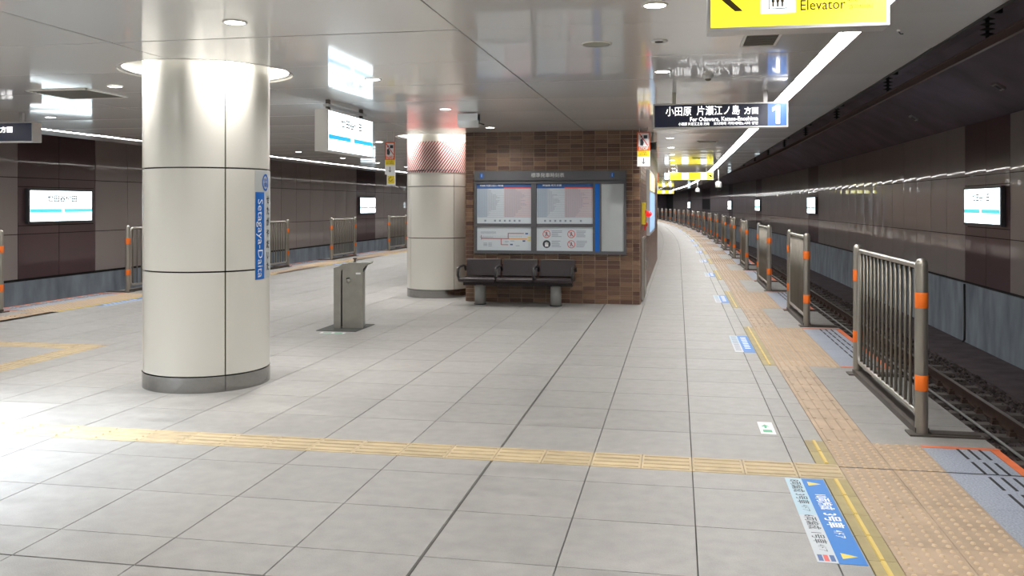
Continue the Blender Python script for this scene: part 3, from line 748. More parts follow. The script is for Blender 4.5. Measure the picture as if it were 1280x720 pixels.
# route map
b = MB(); d = -0.0425; x0, x1, z0, z1 = -W + 0.045, -0.29, 0.05, 0.43; b.box(x0, x1, d, -0.04, z0, z1, 0)
PX = lambda u: x0 + (x1 - x0) * u; PZ = lambda v: z1 - (z1 - z0) * v
def seg(u0, v0, u1, v1, wd, mi):
    b.box(min(PX(u0), PX(u1)) - (wd / 2 if u0 == u1 else 0), max(PX(u0), PX(u1)) + (wd / 2 if u0 == u1 else 0), d - 0.001, d, min(PZ(v0), PZ(v1)) - (wd / 2 if v0 == v1 else 0), max(PZ(v0), PZ(v1)) + (wd / 2 if v0 == v1 else 0), mi)
seg(0.08, 0.5, 0.6, 0.5, 0.016, 1); seg(0.6, 0.51, 0.93, 0.51, 0.016, 2); seg(0.08, 0.36, 0.08, 0.55, 0.012, 1); seg(0.58, 0.27, 0.58, 0.5, 0.014, 1); seg(0.58, 0.28, 0.87, 0.28, 0.014, 1)
seg(0.45, 0.5, 0.45, 0.76, 0.014, 1); seg(0.45, 0.76, 0.58, 0.76, 0.012, 1); seg(0.05, 0.44, 0.3, 0.44, 0.006, 4)
for (u, v) in ((0.92, 0.29), (0.87, 0.6), (0.64, 0.75)): seg(u - 0.025, v, u + 0.025, v, 0.022, 3)
seg(0.93, 0.46, 0.99, 0.46, 0.02, 5); seg(0.93, 0.55, 0.99, 0.55, 0.02, 5)
rn = random.Random(2)
for i in range(24): seg(0.07 + i * 0.012, 0.20, 0.074 + i * 0.012, 0.30, 0.005, 4)
for i in range(26):
    u = 0.12 + i * 0.028; seg(u, 0.385, u, 0.44, 0.004, 4)
for (u, v) in ((0.12, 0.7), (0.12, 0.75), (0.12, 0.8), (0.21, 0.7), (0.21, 0.76), (0.21, 0.82), (0.72, 0.8), (0.62, 0.6), (0.52, 0.63)): seg(u, v, u + 0.07, v, 0.008, 4)
b.build('route_map', [M['poster'], mat('map_red', (0.42, 0.16, 0.18), 0.4), M['porange'], M['navy'], M['inkgrey'], M['yellowp']], t)
# rules poster with four round symbols
x0, x1, z0, z1 = -0.20, 0.695, 0.05, 0.43
ps = MB().box(x0, x1, d, -0.04, z0, z1).build('rules_poster', M['poster'], t)
for (u, v, blk) in ((0.18, 0.30, 0), (0.62, 0.30, 0), (0.18, 0.72, 1), (0.62, 0.72, 0)):
    cx_, cz_ = PX(u), PZ(v); b = MB(); n = 20; R1, R0 = 0.063, 0.052
    circ = lambda rr: [(cx_ + rr * math.cos(2 * PI * i / n), d - 0.0008, cz_ + rr * math.sin(2 * PI * i / n)) for i in range(n)]
    if blk:
        b.add(circ(R1), [tuple(range(n))], 0)
        for q in range(4): b.box(cx_ - 0.028 + q * 0.015, cx_ - 0.018 + q * 0.015, d - 0.002, d - 0.0009, cz_ - 0.01, cz_ + 0.035 - abs(q - 1.5) * 0.008, 1)
        b.box(cx_ - 0.028, cx_ + 0.027, d - 0.002, d - 0.0009, cz_ - 0.04, cz_ - 0.005, 1)
        b.build('hand_symbol', [M['ink'], M['white']], ps)
    else:
        b.add(circ(R1) + circ(R0), [(i, (i + 1) % n, n + (i + 1) % n, n + i) for i in range(n)], 0)
        c_, s_ = math.cos(R(-45)), math.sin(R(-45)); L_, w2 = R0, 0.005
        b.add([(cx_ + a_ * L_ * c_ - e_ * w2 * s_, d - 0.0012, cz_ + a_ * L_ * s_ + e_ * w2 * c_) for a_, e_ in ((-1, -1), (1, -1), (1, 1), (-1, 1))], [(0, 1, 2, 3)], 0)
        b.box(cx_ - 0.008, cx_ + 0.008, d - 0.001, d - 0.0006, cz_ + 0.018, cz_ + 0.034, 1); b.box(cx_ - 0.012, cx_ + 0.012, d - 0.001, d - 0.0006, cz_ - 0.012, cz_ + 0.014, 1)
        b.box(cx_ - 0.02, cx_ - 0.008, d - 0.001, d - 0.0006, cz_ - 0.034, cz_ - 0.012, 1); b.box(cx_ + 0.006, cx_ + 0.028, d - 0.001, d - 0.0006, cz_ - 0.028, cz_ - 0.015, 1)
        b.build('prohibition_symbol', [M['pred'], M['ink']], ps)
    b = MB()
    for q in range(5): b.box(cx_ + 0.08, cx_ + 0.08 + rn.uniform(0.1, 0.17), d - 0.001, d, cz_ + 0.045 - q * 0.022, cz_ + 0.053 - q * 0.022, 0)
    b.build('printed_lines', M['inkgrey'], ps)
MB().box(0.83, W - 0.035, -0.044, -0.04, 0.05, 1.11).build('blank_panel', M['pgrey'], t)
t['parts_note'] = ''
del t['parts_note']

# ------------------------------------------------------------------ benches
def bench(loc, rz, lab):
    t = thing('bench', lab, 'bench', loc, rz); w3 = 0.575
    for i in range(3):
        cx_ = (i - 1) * 0.59
        b = MB(); prof = [(-0.26, 0.365), (-0.30, 0.385), (-0.30, 0.415), (-0.27, 0.437), (-0.1, 0.425), (0.10, 0.415), (0.20, 0.42), (0.20, 0.38), (0.08, 0.372), (-0.1, 0.378)]
        b.prism(prof, 'x', cx_ - w3 / 2, cx_ + w3 / 2); b.build('seat', M['seat'], t)
        b = MB(); prof = [(0.185, 0.44), (0.205, 0.425), (0.245, 0.44), (0.285, 0.655), (0.28, 0.685), (0.255, 0.693), (0.235, 0.68)]
        b.prism(prof, 'x', cx_ - w3 / 2 + 0.01, cx_ + w3 / 2 - 0.01); o = b.build('backrest', M['seat'], t)
        MB().tube([(cx_ - w3 / 2 + 0.012, 0.258, 0.692), (cx_ + w3 / 2 - 0.012, 0.258, 0.692)], 0.009, 8).build('top_edge', M['steel_bar'], o)
    for i in range(4):
        cx_ = (i - 1.5) * 0.59
        b = MB(); pts = [(cx_, -0.22, 0.40), (cx_, -0.30, 0.47), (cx_, -0.29, 0.56), (cx_, -0.22, 0.595), (cx_, 0.05, 0.60), (cx_, 0.17, 0.585), (cx_, 0.21, 0.52)]
        b.tube(pts, 0.019, 8); b.build('armrest', M['blackpl'], t)
        MB().box(cx_ - 0.012, cx_ + 0.012, -0.2, -0.18, 0.42, 0.59).build('armrest_bracket', M['steel'], t)
    MB().box(-0.86, 0.86, -0.05, 0.07, 0.30, 0.375).build('beam', M['seat'], t)
    for x in (-0.60, 0.60):
        MB().lathe([(0.085, 0), (0.085, 0.28), (0.075, 0.31)], 20, (x, 0, 0), cap=True).build('leg', M['legc'], t)
        MB().lathe([(0.10, 0), (0.10, 0.012)], 20, (x, 0, 0), cap=True).build('foot_plate', M['blackpl'], t)
    return t
bench((-2.45, 13.62, 0), 0, 'dark maroon three-seat bench with black armrests against the brick wall')
bench((-4.30, 17.25, 0), PI, 'dark bench mostly hidden behind the red striped column, only its armrest showing')

# ------------------------------------------------------------------ drinking fountain
t = thing('drinking_fountain', 'grey steel drinking fountain pedestal with overhanging basin, right of the foreground column', 'drinking fountain', (-4.10, 10.75, 0.0065), R(14))
prof = [(-0.19, 0), (-0.10, 0), (-0.10, 0.72), (-0.06, 0.785), (0.0, 0.80), (0.0, 0.815), (-0.08, 0.81), (-0.13, 0.775), (-0.19, 0.76)]
MB().prism(prof, 'y', -0.16, 0.16).build('side_panel', M['fount'], t)
MB().box(-0.099, -0.083, -0.13, 0.13, 0.02, 0.76).build('groove', M['black'], t)
prof = [(-0.082, 0), (0.17, 0), (0.17, 0.74), (0.21, 0.79), (0.27, 0.808), (0.27, 0.822), (0.0, 0.822), (-0.05, 0.805), (-0.082, 0.77)]
MB().prism(prof, 'y', -0.15, 0.15).build('body', M['fount'], t)
MB().prism([(0.172, 0.70), (0.215, 0.78), (0.19, 0.785), (0.172, 0.76)], 'y', -0.10, 0.10).build('bracket', M['blackpl'], t)
MB().box(-0.02, 0.25, -0.12, 0.12, 0.8225, 0.8245).build('basin', M['steel'], t)
MB().lathe([(0.022, 0), (0.012, 0.012), (0.010, 0.035), (0.028, 0.042), (0.028, 0.052), (0, 0.056)], 16, (0.06, -0.03, 0.8245)).build('spout', M['steel_dark'], t)
MB().lathe([(0.026, 0), (0.026, 0.02), (0.014, 0.035), (0, 0.036)], 16).build('push_tap', M['steel'], t, (-0.005, -0.151, 0.60), (PI / 2, 0, 0))
MB().tube([(-0.03, -0.165, 0.625), (0.01, -0.175, 0.635)], 0.007).build('tap_lever', M['blackpl'], t)
MB().box(0.085, 0.145, -0.1525, -0.1505, 0.678, 0.70).build('label_plate', M['white'], t)
tag(MB().box(-0.27, 0.25, -0.36, 0.33, 0.0, 0.006).build('fountain_base_plate', M['mat_dark'], None, (-4.13, 10.72, 0.0), (0, 0, 0)), 'dark square floor plate beneath the drinking fountain', 'floor plate')
t = thing('floor_sticker', 'small green and white floor sticker in front of the drinking fountain plate', 'sticker', (-4.12, 10.22, 0.001))
MB().box(-0.16, 0.15, -0.05, 0.05, 0, 0.0015).build('sheet', M['white'], t)
MB().box(-0.13, -0.02, -0.03, 0.03, 0.0015, 0.002).build('green_mark', mat('green_print', (0.05, 0.4, 0.2), 0.5), t); MB().box(0.02, 0.12, -0.03, 0.03, 0.0015, 0.002).build('green_mark', MATS['green_print'], t)

# ------------------------------------------------------------------ fences
def rr_path(y0, y1, z0, z1, r, n=5):
    pts = []
    for (cy, cz, a) in ((y1 - r, z1 - r, 0), (y0 + r, z1 - r, 90), (y0 + r, z0 + r, 180), (y1 - r, z0 + r, 270)):
        for i in range(n + 1): an = R(a + 90 * i / n); pts.append((0, cy + r * math.cos(an), cz + r * math.sin(an)))
    return pts
post_m = MB().lathe([(0.0415, 0.0), (0.0415, 1.155), (0.036, 1.178), (0.02, 1.193), (0.0, 1.197)], 20).mesh('post', mat('post_steel', (0.36, 0.335, 0.295), 0.36, metal=0.75))
tape_m = MB().lathe([(0.0422, 0.0), (0.0427, 0.001), (0.0427, 0.104), (0.0422, 0.105)], 20).mesh('reflective_band', M['tape'])
bar_m = MB().tube([(0, 0, 0.135), (0, 0, 1.125)], 0.0115, 8).mesh('bar', M['steel_bar'])
plate_m = {s: MB().box(-0.09 if s > 0 else -0.38, 0.38 if s > 0 else 0.09, -0.075, 0.075, 0, 0.012).box(0.05 if s > 0 else -0.36, 0.36 if s > 0 else -0.05, -0.05, 0.05, 0.012, 0.02).mesh('base_plate', M['steel_dark']) for s in (1, -1)}
toe = {}
def fence(x, y0, y1, side, lab, grp):
    ym = (y0 + y1) / 2; L = y1 - y0
    t = thing('platform_fence', lab, 'fence', (x + off(ym), ym, 0), -math.atan(dirx(ym)), grp)
    for s in (-1, 1):
        p = link('post', post_m, t, (0, s * (L / 2 - 0.045), 0))
        link('reflective_band', tape_m, p, (0, 0, 0.86)); link('reflective_band', tape_m, p, (0, 0, 0.30))
        link('base_plate', plate_m[side], t, (0, s * (L / 2 - 0.045), 0))
    key = round(L, 2)
    if key not in toe:
        b = MB(); b.tube(rr_path(-L / 2 + 0.12, L / 2 - 0.12, 0.125, 1.14, 0.07), 0.021, 8, closed=True); f_ = b.mesh('frame', M['steel'])
        b = MB(); b.box(-0.045, 0.045, -L / 2 + 0.03, L / 2 - 0.03, 0.0, 0.045); g_ = b.mesh('toe_rail', M['steel_dark'])
        b = MB()
        for s in (-1, 1):
            for z in (0.22, 1.02): b.box(-0.01, 0.01, s * (L / 2 - 0.09) - 0.03, s * (L / 2 - 0.09) + 0.03, z - 0.02, z + 0.02)
        toe[key] = (f_, g_, b.mesh('hinge_bracket', M['steel']))
    link('frame', toe[key][0], t); link('toe_rail', toe[key][1], t); link('hinge_bracket', toe[key][2], t)
    n = 14
    for i in range(n): link('bar', bar_m, t, (0, -L / 2 + 0.19 + (L - 0.38) * i / (n - 1), 0))
for i, (a, c) in enumerate(FEN_R):
    lab = f'steel railing fence with orange bands on right platform edge, {ordinal(i)}' if i < 22 else 'tiny distant steel railing fence on the far curve of the right platform edge'
    fence(1.63, a, c, 1, lab, 'right platform edge fences' if i < 22 else 'far fences on the right curve')
for i, (a, c) in enumerate(FEN_L):
    fence(-9.66, a, c, -1, f'steel railing fence with orange bands on left platform edge, {ordinal(i)}', 'left platform edge fences')

# ------------------------------------------------------------------ floor stickers with car numbers
def sticker(y0, y1, lab, full, grp=None, x0=0.60, x1=0.81, mirr=False):
    ym = (y0 + y1) / 2; L = y1 - y0
    t = thing('platform_sticker', lab, 'sticker', ((mir((x0 + x1) / 2) if mirr else (x0 + x1) / 2) + off(ym), ym, 0.001), 0, grp)
    if mirr: t.rotation_euler = (0, 0, PI)
    W_ = (x1 - x0) / 2; xs_ = -W_ + 0.09
    MB().box(xs_, W_, -L / 2, L / 2, 0, 0.0012).build('blue_panel', M['stick_blue'], t)
    MB().box(-W_, xs_, 0, L / 2, 0, 0.0012).build('light_blue_panel', M['stick_light'], t)
    MB().box(-W_, xs_, -L / 2, 0, 0, 0.0012).build('grey_panel', M['stick_grey'], t)
    xb = (xs_ + W_) / 2
    if full:
        for s in (1, -1):
            yy = s * (L / 2 - 0.09) ; MB().add([(xb - 0.035, yy + 0.035, 0.0016), (xb - 0.035, yy - 0.035, 0.0016), (xb + 0.035, yy, 0.0016)], [(0, 1, 2)]).build('arrow', M['yellow'], t)
        text('10両編成', 0.075, M['white'], t, (xb, 0.22, 0.0017), (0, 0, -PI / 2), bold=0.02, width=0.24)
        text('3号車', 0.085, M['white'], t, (xb, -0.06, 0.0017), (0, 0, -PI / 2), bold=0.02, width=0.21)
        text('4ドア', 0.055, M['white'], t, (xb, -0.25, 0.0017), (0, 0, -PI / 2), bold=0.01, width=0.10)
        xl = (-W_ + xs_) / 2
        text('8両編成', 0.065, M['ink'], t, (xl, 0.47, 0.0017), (0, 0, -PI / 2), bold=0.01, width=0.22)
        text('3号車', 0.065, M['ink'], t, (xl, 0.25, 0.0017), (0, 0, -PI / 2), bold=0.01, width=0.16)
        text('4ドア', 0.045, M['ink'], t, (xl, 0.10, 0.0017), (0, 0, -PI / 2), width=0.09)
        text('6両編成', 0.065, M['ink'], t, (xl, -0.10, 0.0017), (0, 0, -PI / 2), bold=0.01, width=0.20)
        text('1号車', 0.065, M['ink'], t, (xl, -0.31, 0.0017), (0, 0, -PI / 2), bold=0.01, width=0.14)
        text('4ドア', 0.045, M['ink'], t, (xl, -0.44, 0.0017), (0, 0, -PI / 2), width=0.08)
        for q, mm in ((0.03, 'navy'), (0.005, 'pred'), (-0.022, 'navy')): MB().box(xl - 0.035 + (0.03 - q), xl - 0.015 + (0.03 - q), -L / 2 + 0.02, -L / 2 + 0.09, 0.0012, 0.0016).build('printed_mark', M[mm], t)
    else:
        b = MB(); rn = random.Random(int(y0 * 7))
        for q in range(8): b.box(xb - 0.03, xb + 0.03, L / 2 - 0.18 - q * 0.11, L / 2 - 0.13 - q * 0.11, 0.0012, 0.0016)
        b.build('printed_marks', M['white'], t)
        b = MB()
        for q in range(9): b.box(-W_ + 0.015, xs_ - 0.015, L / 2 - 0.12 - q * 0.12, L / 2 - 0.06 - q * 0.12, 0.0012, 0.0016)
        b.build('printed_marks', M['inkgrey'], t)
sticker(4.05, 5.27, 'long blue and grey car number floor sticker by the tactile paving, nearest the camera', True)
for i, (g0, g1) in enumerate(GAPS_R[1:14]):
    m_ = (g0 + g1) / 2 - 0.05
    lab = f'blue and grey floor sticker beside right boarding bay, {ordinal(i + 1)}' if i < 9 else 'tiny distant blue car number sticker on the right platform floor'
    sticker(m_ - 0.6, m_ + 0.6, lab, False, 'right boarding stickers' if i < 9 else 'far right boarding stickers')
sticker(12.3, 13.5, 'blue car number sticker at the left platform edge just left of the foreground column', False, mirr=True)
sticker(21.8, 23.0, 'blue car number sticker at the left platform edge between the columns', False, mirr=True)
t = thing('direction_sticker', 'small white and green sticker on the floor near the first right fence', 'sticker', (0.61, 6.42, 0.001))
MB().box(-0.05, 0.05, -0.17, 0.17, 0, 0.0015).build('sheet', M['white'], t); MB().add([(-0.035, 0.03, 0.002), (-0.005, 0.10, 0.002), (0.025, 0.03, 0.002), (0.003, 0.04, 0.002), (0.003, -0.01, 0.002), (-0.013, -0.01, 0.002), (-0.013, 0.04, 0.002)], [tuple(range(7))]).build('green_arrow', MATS['green_print'], t); MB().box(-0.03, 0.03, -0.12, -0.05, 0.0015, 0.002).build('green_mark', MATS['green_print'], t)

# ------------------------------------------------------------------ hanging signs
def hang_sign(name, lab, x0, x1, y, z0, z1, face, dep=0.16):
    xm = (x0 + x1) / 2; t = thing(name, lab, 'sign', (xm, y, z0)); W_ = (x1 - x0) / 2; H_ = z1 - z0; e = 0.014
    MB().box(-W_ + e, W_ - e, -dep / 2 + 0.006, dep / 2 - 0.006, e, H_ - e).build('light_box', M['white'], t)
    b = MB()
    for (a, c, p, q) in ((-W_, W_, 0, e), (-W_, W_, H_ - e, H_), (-W_, -W_ + e, e, H_ - e), (W_ - e, W_, e, H_ - e)): b.box(a, c, -dep / 2, dep / 2, p, q)
    b.build('frame', M['alu'], t)
    MB().box(-W_ + e, W_ - e, -dep / 2 + 0.002, -dep / 2 + 0.006, e, H_ - e).build('face', face, t)
    MB().box(-W_ + e, W_ - e, dep / 2 - 0.006, dep / 2 - 0.002, e, H_ - e).build('face', face, t)
    for s in (-1, 1):
        MB().box(s * W_ * 0.68 - 0.02, s * W_ * 0.68 + 0.02, -0.02, 0.02, H_, CH - z0).build('hanger', M['alu'], t)
    return t
t = hang_sign('platform_sign', 'navy hanging platform sign with white lettering and a large number one', -0.25, 1.10, 9.43, 2.35, 2.605, M['s_navy'])
fy = -0.0795
MB().box(0.475, 0.66, fy - 0.0008, fy + 0.001, 0.014, 0.241).build('number_field', M['s_dblue'], t)
MB().add([(0.555, fy - 0.002, 0.035), (0.595, fy - 0.002, 0.035), (0.595, fy - 0.002, 0.222), (0.560, fy - 0.002, 0.222), (0.520, fy - 0.002, 0.195), (0.520, fy - 0.002, 0.158), (0.555, fy - 0.002, 0.178)], [tuple(range(7))]).build('numeral_one', M['s_text'], t)
text('小田原', 0.105, M['s_text'], t, (-0.415, fy - 0.002, 0.17), (PI / 2, 0, 0), bold=0.005, width=0.26)
text('片瀬江ノ島', 0.105, M['s_text'], t, (-0.015, fy - 0.002, 0.172), (PI / 2, 0, 0), bold=0.005, width=0.43)
text('方面', 0.075, M['s_text'], t, (0.315, fy - 0.002, 0.166), (PI / 2, 0, 0), bold=0.02, width=0.14)
text('For Odawara, Katase-Enoshima', 0.060, M['s_text'], t, (0.04, fy - 0.002, 0.090), (PI / 2, 0, 0), bold=0.014, width=0.68)
text('小田原 片瀬江之岛 方向', 0.035, M['s_text'], t, (-0.26, fy - 0.002, 0.042), (PI / 2, 0, 0), bold=0.014, width=0.31)
text('오다와라 가타세에노시마 방면', 0.035, M['s_text'], t, (0.16, fy - 0.002, 0.042), (PI / 2, 0, 0), bold=0.014, width=0.44)
t = hang_sign('platform_sign', 'dark hanging platform sign cut off at the left picture edge, above the left platform', -9.32, -7.97, 9.95, 2.35, 2.605, M['s_navy'])
text('方面', 0.08, M['s_text'], t, (0.30, fy - 0.002, 0.155), (PI / 2, 0, 0), bold=0.03, width=0.18); text('新宿', 0.105, M['s_text'], t, (0.05, fy - 0.002, 0.17), (PI / 2, 0, 0), bold=0.03)
text('For Shinjuku', 0.060, M['s_text'], t, (-0.12, fy - 0.002, 0.090), (PI / 2, 0, 0), bold=0.014); text('2', 0.235, M['s_text'], t, (-0.567, fy - 0.002, 0.125), (PI / 2, 0, 0), bold=0.02)
# elevator sign
t = hang_sign('elevator_sign', 'large yellow lit elevator sign hanging at the top right of the picture', 0.133, 0.908, 4.17, 2.343, 2.605, M['s_yellow'], 0.14)
fy = -0.0695
b = MB().add([(-0.345, fy, 0.155), (-0.268, fy, 0.085), (-0.232, fy, 0.085), (-0.295, fy, 0.145), (-0.185, fy, 0.145), (-0.185, fy, 0.165), (-0.295, fy, 0.165), (-0.232, fy, 0.225), (-0.268, fy, 0.225)], [tuple(range(9))]); b.build('arrow', M['s_ink'], t)
MB().box(-0.155, -0.008, fy - 0.001, fy + 0.001, 0.07, 0.225).build('pictogram_field', M['s_white'], t)
b = MB()
for (a, c, p, q) in ((-0.122, -0.044, 0.088, 0.092), (-0.122, -0.044, 0.198, 0.202), (-0.122, -0.118, 0.088, 0.202), (-0.048, -0.044, 0.088, 0.202)): b.box(a, c, fy - 0.003, fy - 0.001, p, q)
for k in range(3):
    x = -0.103 + k * 0.02; b.box(x - 0.007, x + 0.007, fy - 0.003, fy - 0.001, 0.118, 0.155); b.box(x - 0.004, x + 0.004, fy - 0.003, fy - 0.001, 0.098, 0.118)
    b.box(x - 0.005, x + 0.005, fy - 0.003, fy - 0.001, 0.160, 0.170)
b.build('lift_pictogram', M['s_ink'], t)
text('Elevator', 0.066, M['s_ink'], t, (0.107, fy - 0.001, 0.098), (PI / 2, 0, 0), width=0.19, bold=0.006)
text('エレベーター', 0.065, M['s_ink'], t, (0.12, fy - 0.001, 0.185), (PI / 2, 0, 0), width=0.22, bold=0.006)
text('电梯', 0.024, M['s_ink'], t, (0.232, fy - 0.001, 0.115), (PI / 2, 0, 0)); text('엘리베이터', 0.024, M['s_ink'], t, (0.268, fy - 0.001, 0.085), (PI / 2, 0, 0), width=0.10)
# distant yellow signs
t = hang_sign('yellow_guide_sign', 'distant yellow lit guide sign with white squares hanging over the right walkway', -0.25, 1.12, 28.9, 2.345, 2.60, M['s_yellow'], 0.14)
for x in (-0.20, 0.38): MB().box(x - 0.1, x + 0.1, -0.073, -0.069, 0.03, 0.225).build('white_field', M['s_white'], t)
text('↰', 0.14, M['s_ink'], t, (0.58, -0.0705, 0.12), (PI / 2, 0, 0)); text('出口 Exit', 0.09, M['s_ink'], t, (-0.48, -0.0705, 0.13), (PI / 2, 0, 0), width=0.3); text('Elevator', 0.08, M['s_ink'], t, (0.10, -0.0705, 0.12), (PI / 2, 0, 0), width=0.28)
t = hang_sign('white_guide_sign', 'small white sign with a blue arrow beside the distant yellow sign', -0.42, -0.26, 28.9, 2.36, 2.59, M['s_white'], 0.12)
text('←', 0.12, M['s_blue'], t, (0, -0.0605, 0.11), (PI / 2, 0, 0), bold=0.03)
t = hang_sign('yellow_guide_sign', 'farthest small yellow lit sign beneath the curving ceiling light', -1.55 , -0.25, 64.0, 2.34, 2.60, M['s_yellow'], 0.14)
for x in (-0.1, 0.40): MB().box(x - 0.1, x + 0.1, -0.073, -0.069, 0.03, 0.225).build('white_field', M['s_white'], t)

# station-name light boxes
def name_face(t, W_, z0, H_, xface, s, m_stripe, kanji=True):
    # s = +1: face looks towards +X ; text reads along +Y*s
    fx = xface; d_ = 0.002 * s
    def fb(y0, y1, z_0, z_1, m, nm, lift=1): x0, x1 = sorted((fx + d_ * lift * 0.5, fx + d_ * lift)); MB().box(x0, x1, y0, y1, z_0, z_1).build(nm, m, t)
    za, zb = z0 + H_ * 0.29, z0 + H_ * 0.405
    gap = 0.06
    fb(-W_, -gap * 0.5, za, zb, m_stripe, 'stripe'); fb(gap, W_, za, zb, m_stripe, 'stripe')
    rz = PI / 2 * s
    if kanji:
        text('世田谷代田', H_ * 0.24, M['ink'], t, (fx + d_ * 1.5, 0, z0 + H_ * 0.73), (PI / 2, 0, rz), width=W_ * 0.95, bold=0.03)
        text('Setagaya-Daita', H_ * 0.07, M['s_inkgrey'], t, (fx + d_ * 1.5, 0, z0 + H_ * 0.50), (PI / 2, 0, rz))
        text('うめがおか', H_ * 0.055, M['s_inkgrey'], t, (fx + d_ * 1.5, W_ * 0.7, z0 + H_ * 0.15), (PI / 2, 0, rz)); text('しもきたざわ', H_ * 0.055, M['s_inkgrey'], t, (fx + d_ * 1.5, -W_ * 0.7, z0 + H_ * 0.15), (PI / 2, 0, rz))
def wall_sign(X, y, s, lab):
    t = thing('station_sign', lab, 'sign', (X + off(y), y, 0), -math.atan(dirx(y)))
    a, b_ = sorted((0, 0.07 * s)); MB().box(a, b_, -1.06, 1.06, 1.165, 1.905).build('frame', M['sign_grey'], t)
    a, b_ = sorted((0.0705 * s, 0.074 * s)); MB().box(a, b_, -1.0, 1.0, 1.205, 1.865).build('face', M['s_white'], t)
    name_face(t, 1.0, 1.205, 0.66, 0.074 * s, s, M['s_teal'])
for i, bs in enumerate(BANDS_R):
    if i < 4: wall_sign(5.765, bs + 1.25, -1, f'white lit station name sign on the right tunnel wall, {ordinal(i)}')
wall_sign(4.75 - 0.75 + 0.0, 102.05 + 1.25, -1, 'x') if 0 else wall_sign(5.765, 103.3, -1, 'smallest white lit station name sign at the far end of the right tunnel wall')
for i, bs in enumerate(BANDS_L): wall_sign(-13.495, bs + 1.25, 1, ('wide white lit station name sign on the left tunnel wall, nearest the camera', 'smaller distant white lit station name sign on the left tunnel wall between the columns')[i])
# hanging station sign on the centre line
t = thing('hanging_station_sign', 'double-sided white lit station name sign with blue stripe hanging between the two columns', 'sign', (-3.82, 9.89, 2.15))
MB().box(-0.075, 0.062, -0.72, 0.72, 0.0, 0.452).build('housing', M['alu'], t)
MB().box(-0.078, 0.068, -0.745, -0.72, -0.004, 0.458).build('end_cap', M['alu'], t); MB().box(-0.078, 0.068, 0.72, 0.735, -0.004, 0.458).build('end_cap', M['alu'], t)
MB().box(0.0625, 0.066, -0.715, 0.715, 0.012, 0.445).build('face', M['s_white'], t); MB().box(-0.079, -0.0755, -0.715, 0.715, 0.012, 0.445).build('face', M['s_white'], t)
name_face(t, 0.71, 0.012, 0.433, 0.066, 1, M['s_blue'])
MB().box(-0.03, 0.02, -0.62, 0.62, 0.50, 0.53).build('hanging_rail', M['alu'], t)
for yy in (-0.55, 0.5): MB().box(-0.025, 0.015, yy - 0.02, yy + 0.02, 0.45, CH - 2.15).build('hanger', M['steel_dark'], t)

# hanging STOP style signs
def stop_sign(x, y, z1, lab, w_=0.19, extra=False):
    t = thing('warning_sign', lab, 'sign', (x, y, z1 - 0.52)); W_ = w_ / 2
    MB().box(-W_, W_, -0.012, 0.012, 0.0, 0.52).build('board', M['white'], t)
    f = -0.0125
    MB().box(-W_, W_, f - 0.001, f, 0.235, 0.52).build('red_field', M['orange_red'], t)
    MB().box(-W_ + 0.018, W_ - 0.018, f - 0.002, f - 0.001, 0.30, 0.50).build('pictogram_field', M['white'], t)
    b = MB(); b.add([(-0.05, f - 0.003, 0.32), (-0.01, f - 0.003, 0.31), (0.005, f - 0.003, 0.36), (-0.02, f - 0.003, 0.42), (-0.05, f - 0.003, 0.40)], [(0, 1, 2, 3, 4)])
    b.box(0.0, 0.055, f - 0.003, f - 0.002, 0.42, 0.47); b.box(-0.045, -0.02, f - 0.003, f - 0.002, 0.435, 0.465); b.build('pictogram', M['ink'], t)
    MB().add([(-0.065, f - 0.004, 0.487), (-0.055, f - 0.004, 0.495), (0.068, f - 0.004, 0.318), (0.058, f - 0.004, 0.31)], [(0, 1, 2, 3)]).build('slash', M['red'], t)
    text('STOP', 0.065, M['white'], t, (0, f - 0.0025, 0.268), (PI / 2, 0, 0), bold=0.02, width=w_ * 0.72)
    MB().box(-W_ + 0.004, W_ - 0.004, f - 0.001, f, 0.15, 0.235).build('yellow_field', M['yellowp'], t)
    text('この先\n立入禁止', 0.03, M['ink'], t, (0, f - 0.002, 0.195), (PI / 2, 0, 0))
    MB().box(-0.006, 0.006, f - 0.002, f - 0.0005, 0.06, 0.125).build('arrow', M['ink'], t)
    MB().add([(-0.03, f - 0.002, 0.07), (0.0, f - 0.002, 0.035), (0.03, f - 0.002, 0.07), (0.0, f - 0.002, 0.055)], [(0, 1, 2, 3)]).build('arrow_head', M['ink'], t)
    MB().box(-W_ * 0.7, -W_ * 0.6, -0.004, 0.004, 0.52, CH - (z1 - 0.52)).build('hanger', M['steel'], t); MB().box(W_ * 0.6, W_ * 0.7, -0.004, 0.004, 0.52, CH - (z1 - 0.52)).build('hanger', M['steel'], t)
    if extra:
        MB().box(-W_ + 0.03, W_ + 0.0, -0.012, 0.012, -0.17, 0.0).build('lower_board', M['white'], t); MB().box(-W_ + 0.045, W_ - 0.01, f - 0.001, f, -0.14, -0.02).build('yellow_field', M['yellowp'], t)
        text('↻', 0.09, M['ink'], t, (0.01, f - 0.002, -0.08), (PI / 2, 0, 0))
    return t
stop_sign(-0.505, 13.55, 2.66, 'red, yellow and white warning sign hanging at the kiosk corner by the right walkway')
stop_sign(-4.50, 13.55, 2.56, 'red, yellow and white warning sign hanging on the left of the red striped column', 0.165, True)
stop_sign(-0.66, 26.6, 2.50, 'small distant red and yellow warning sign hanging past the kiosk side wall')

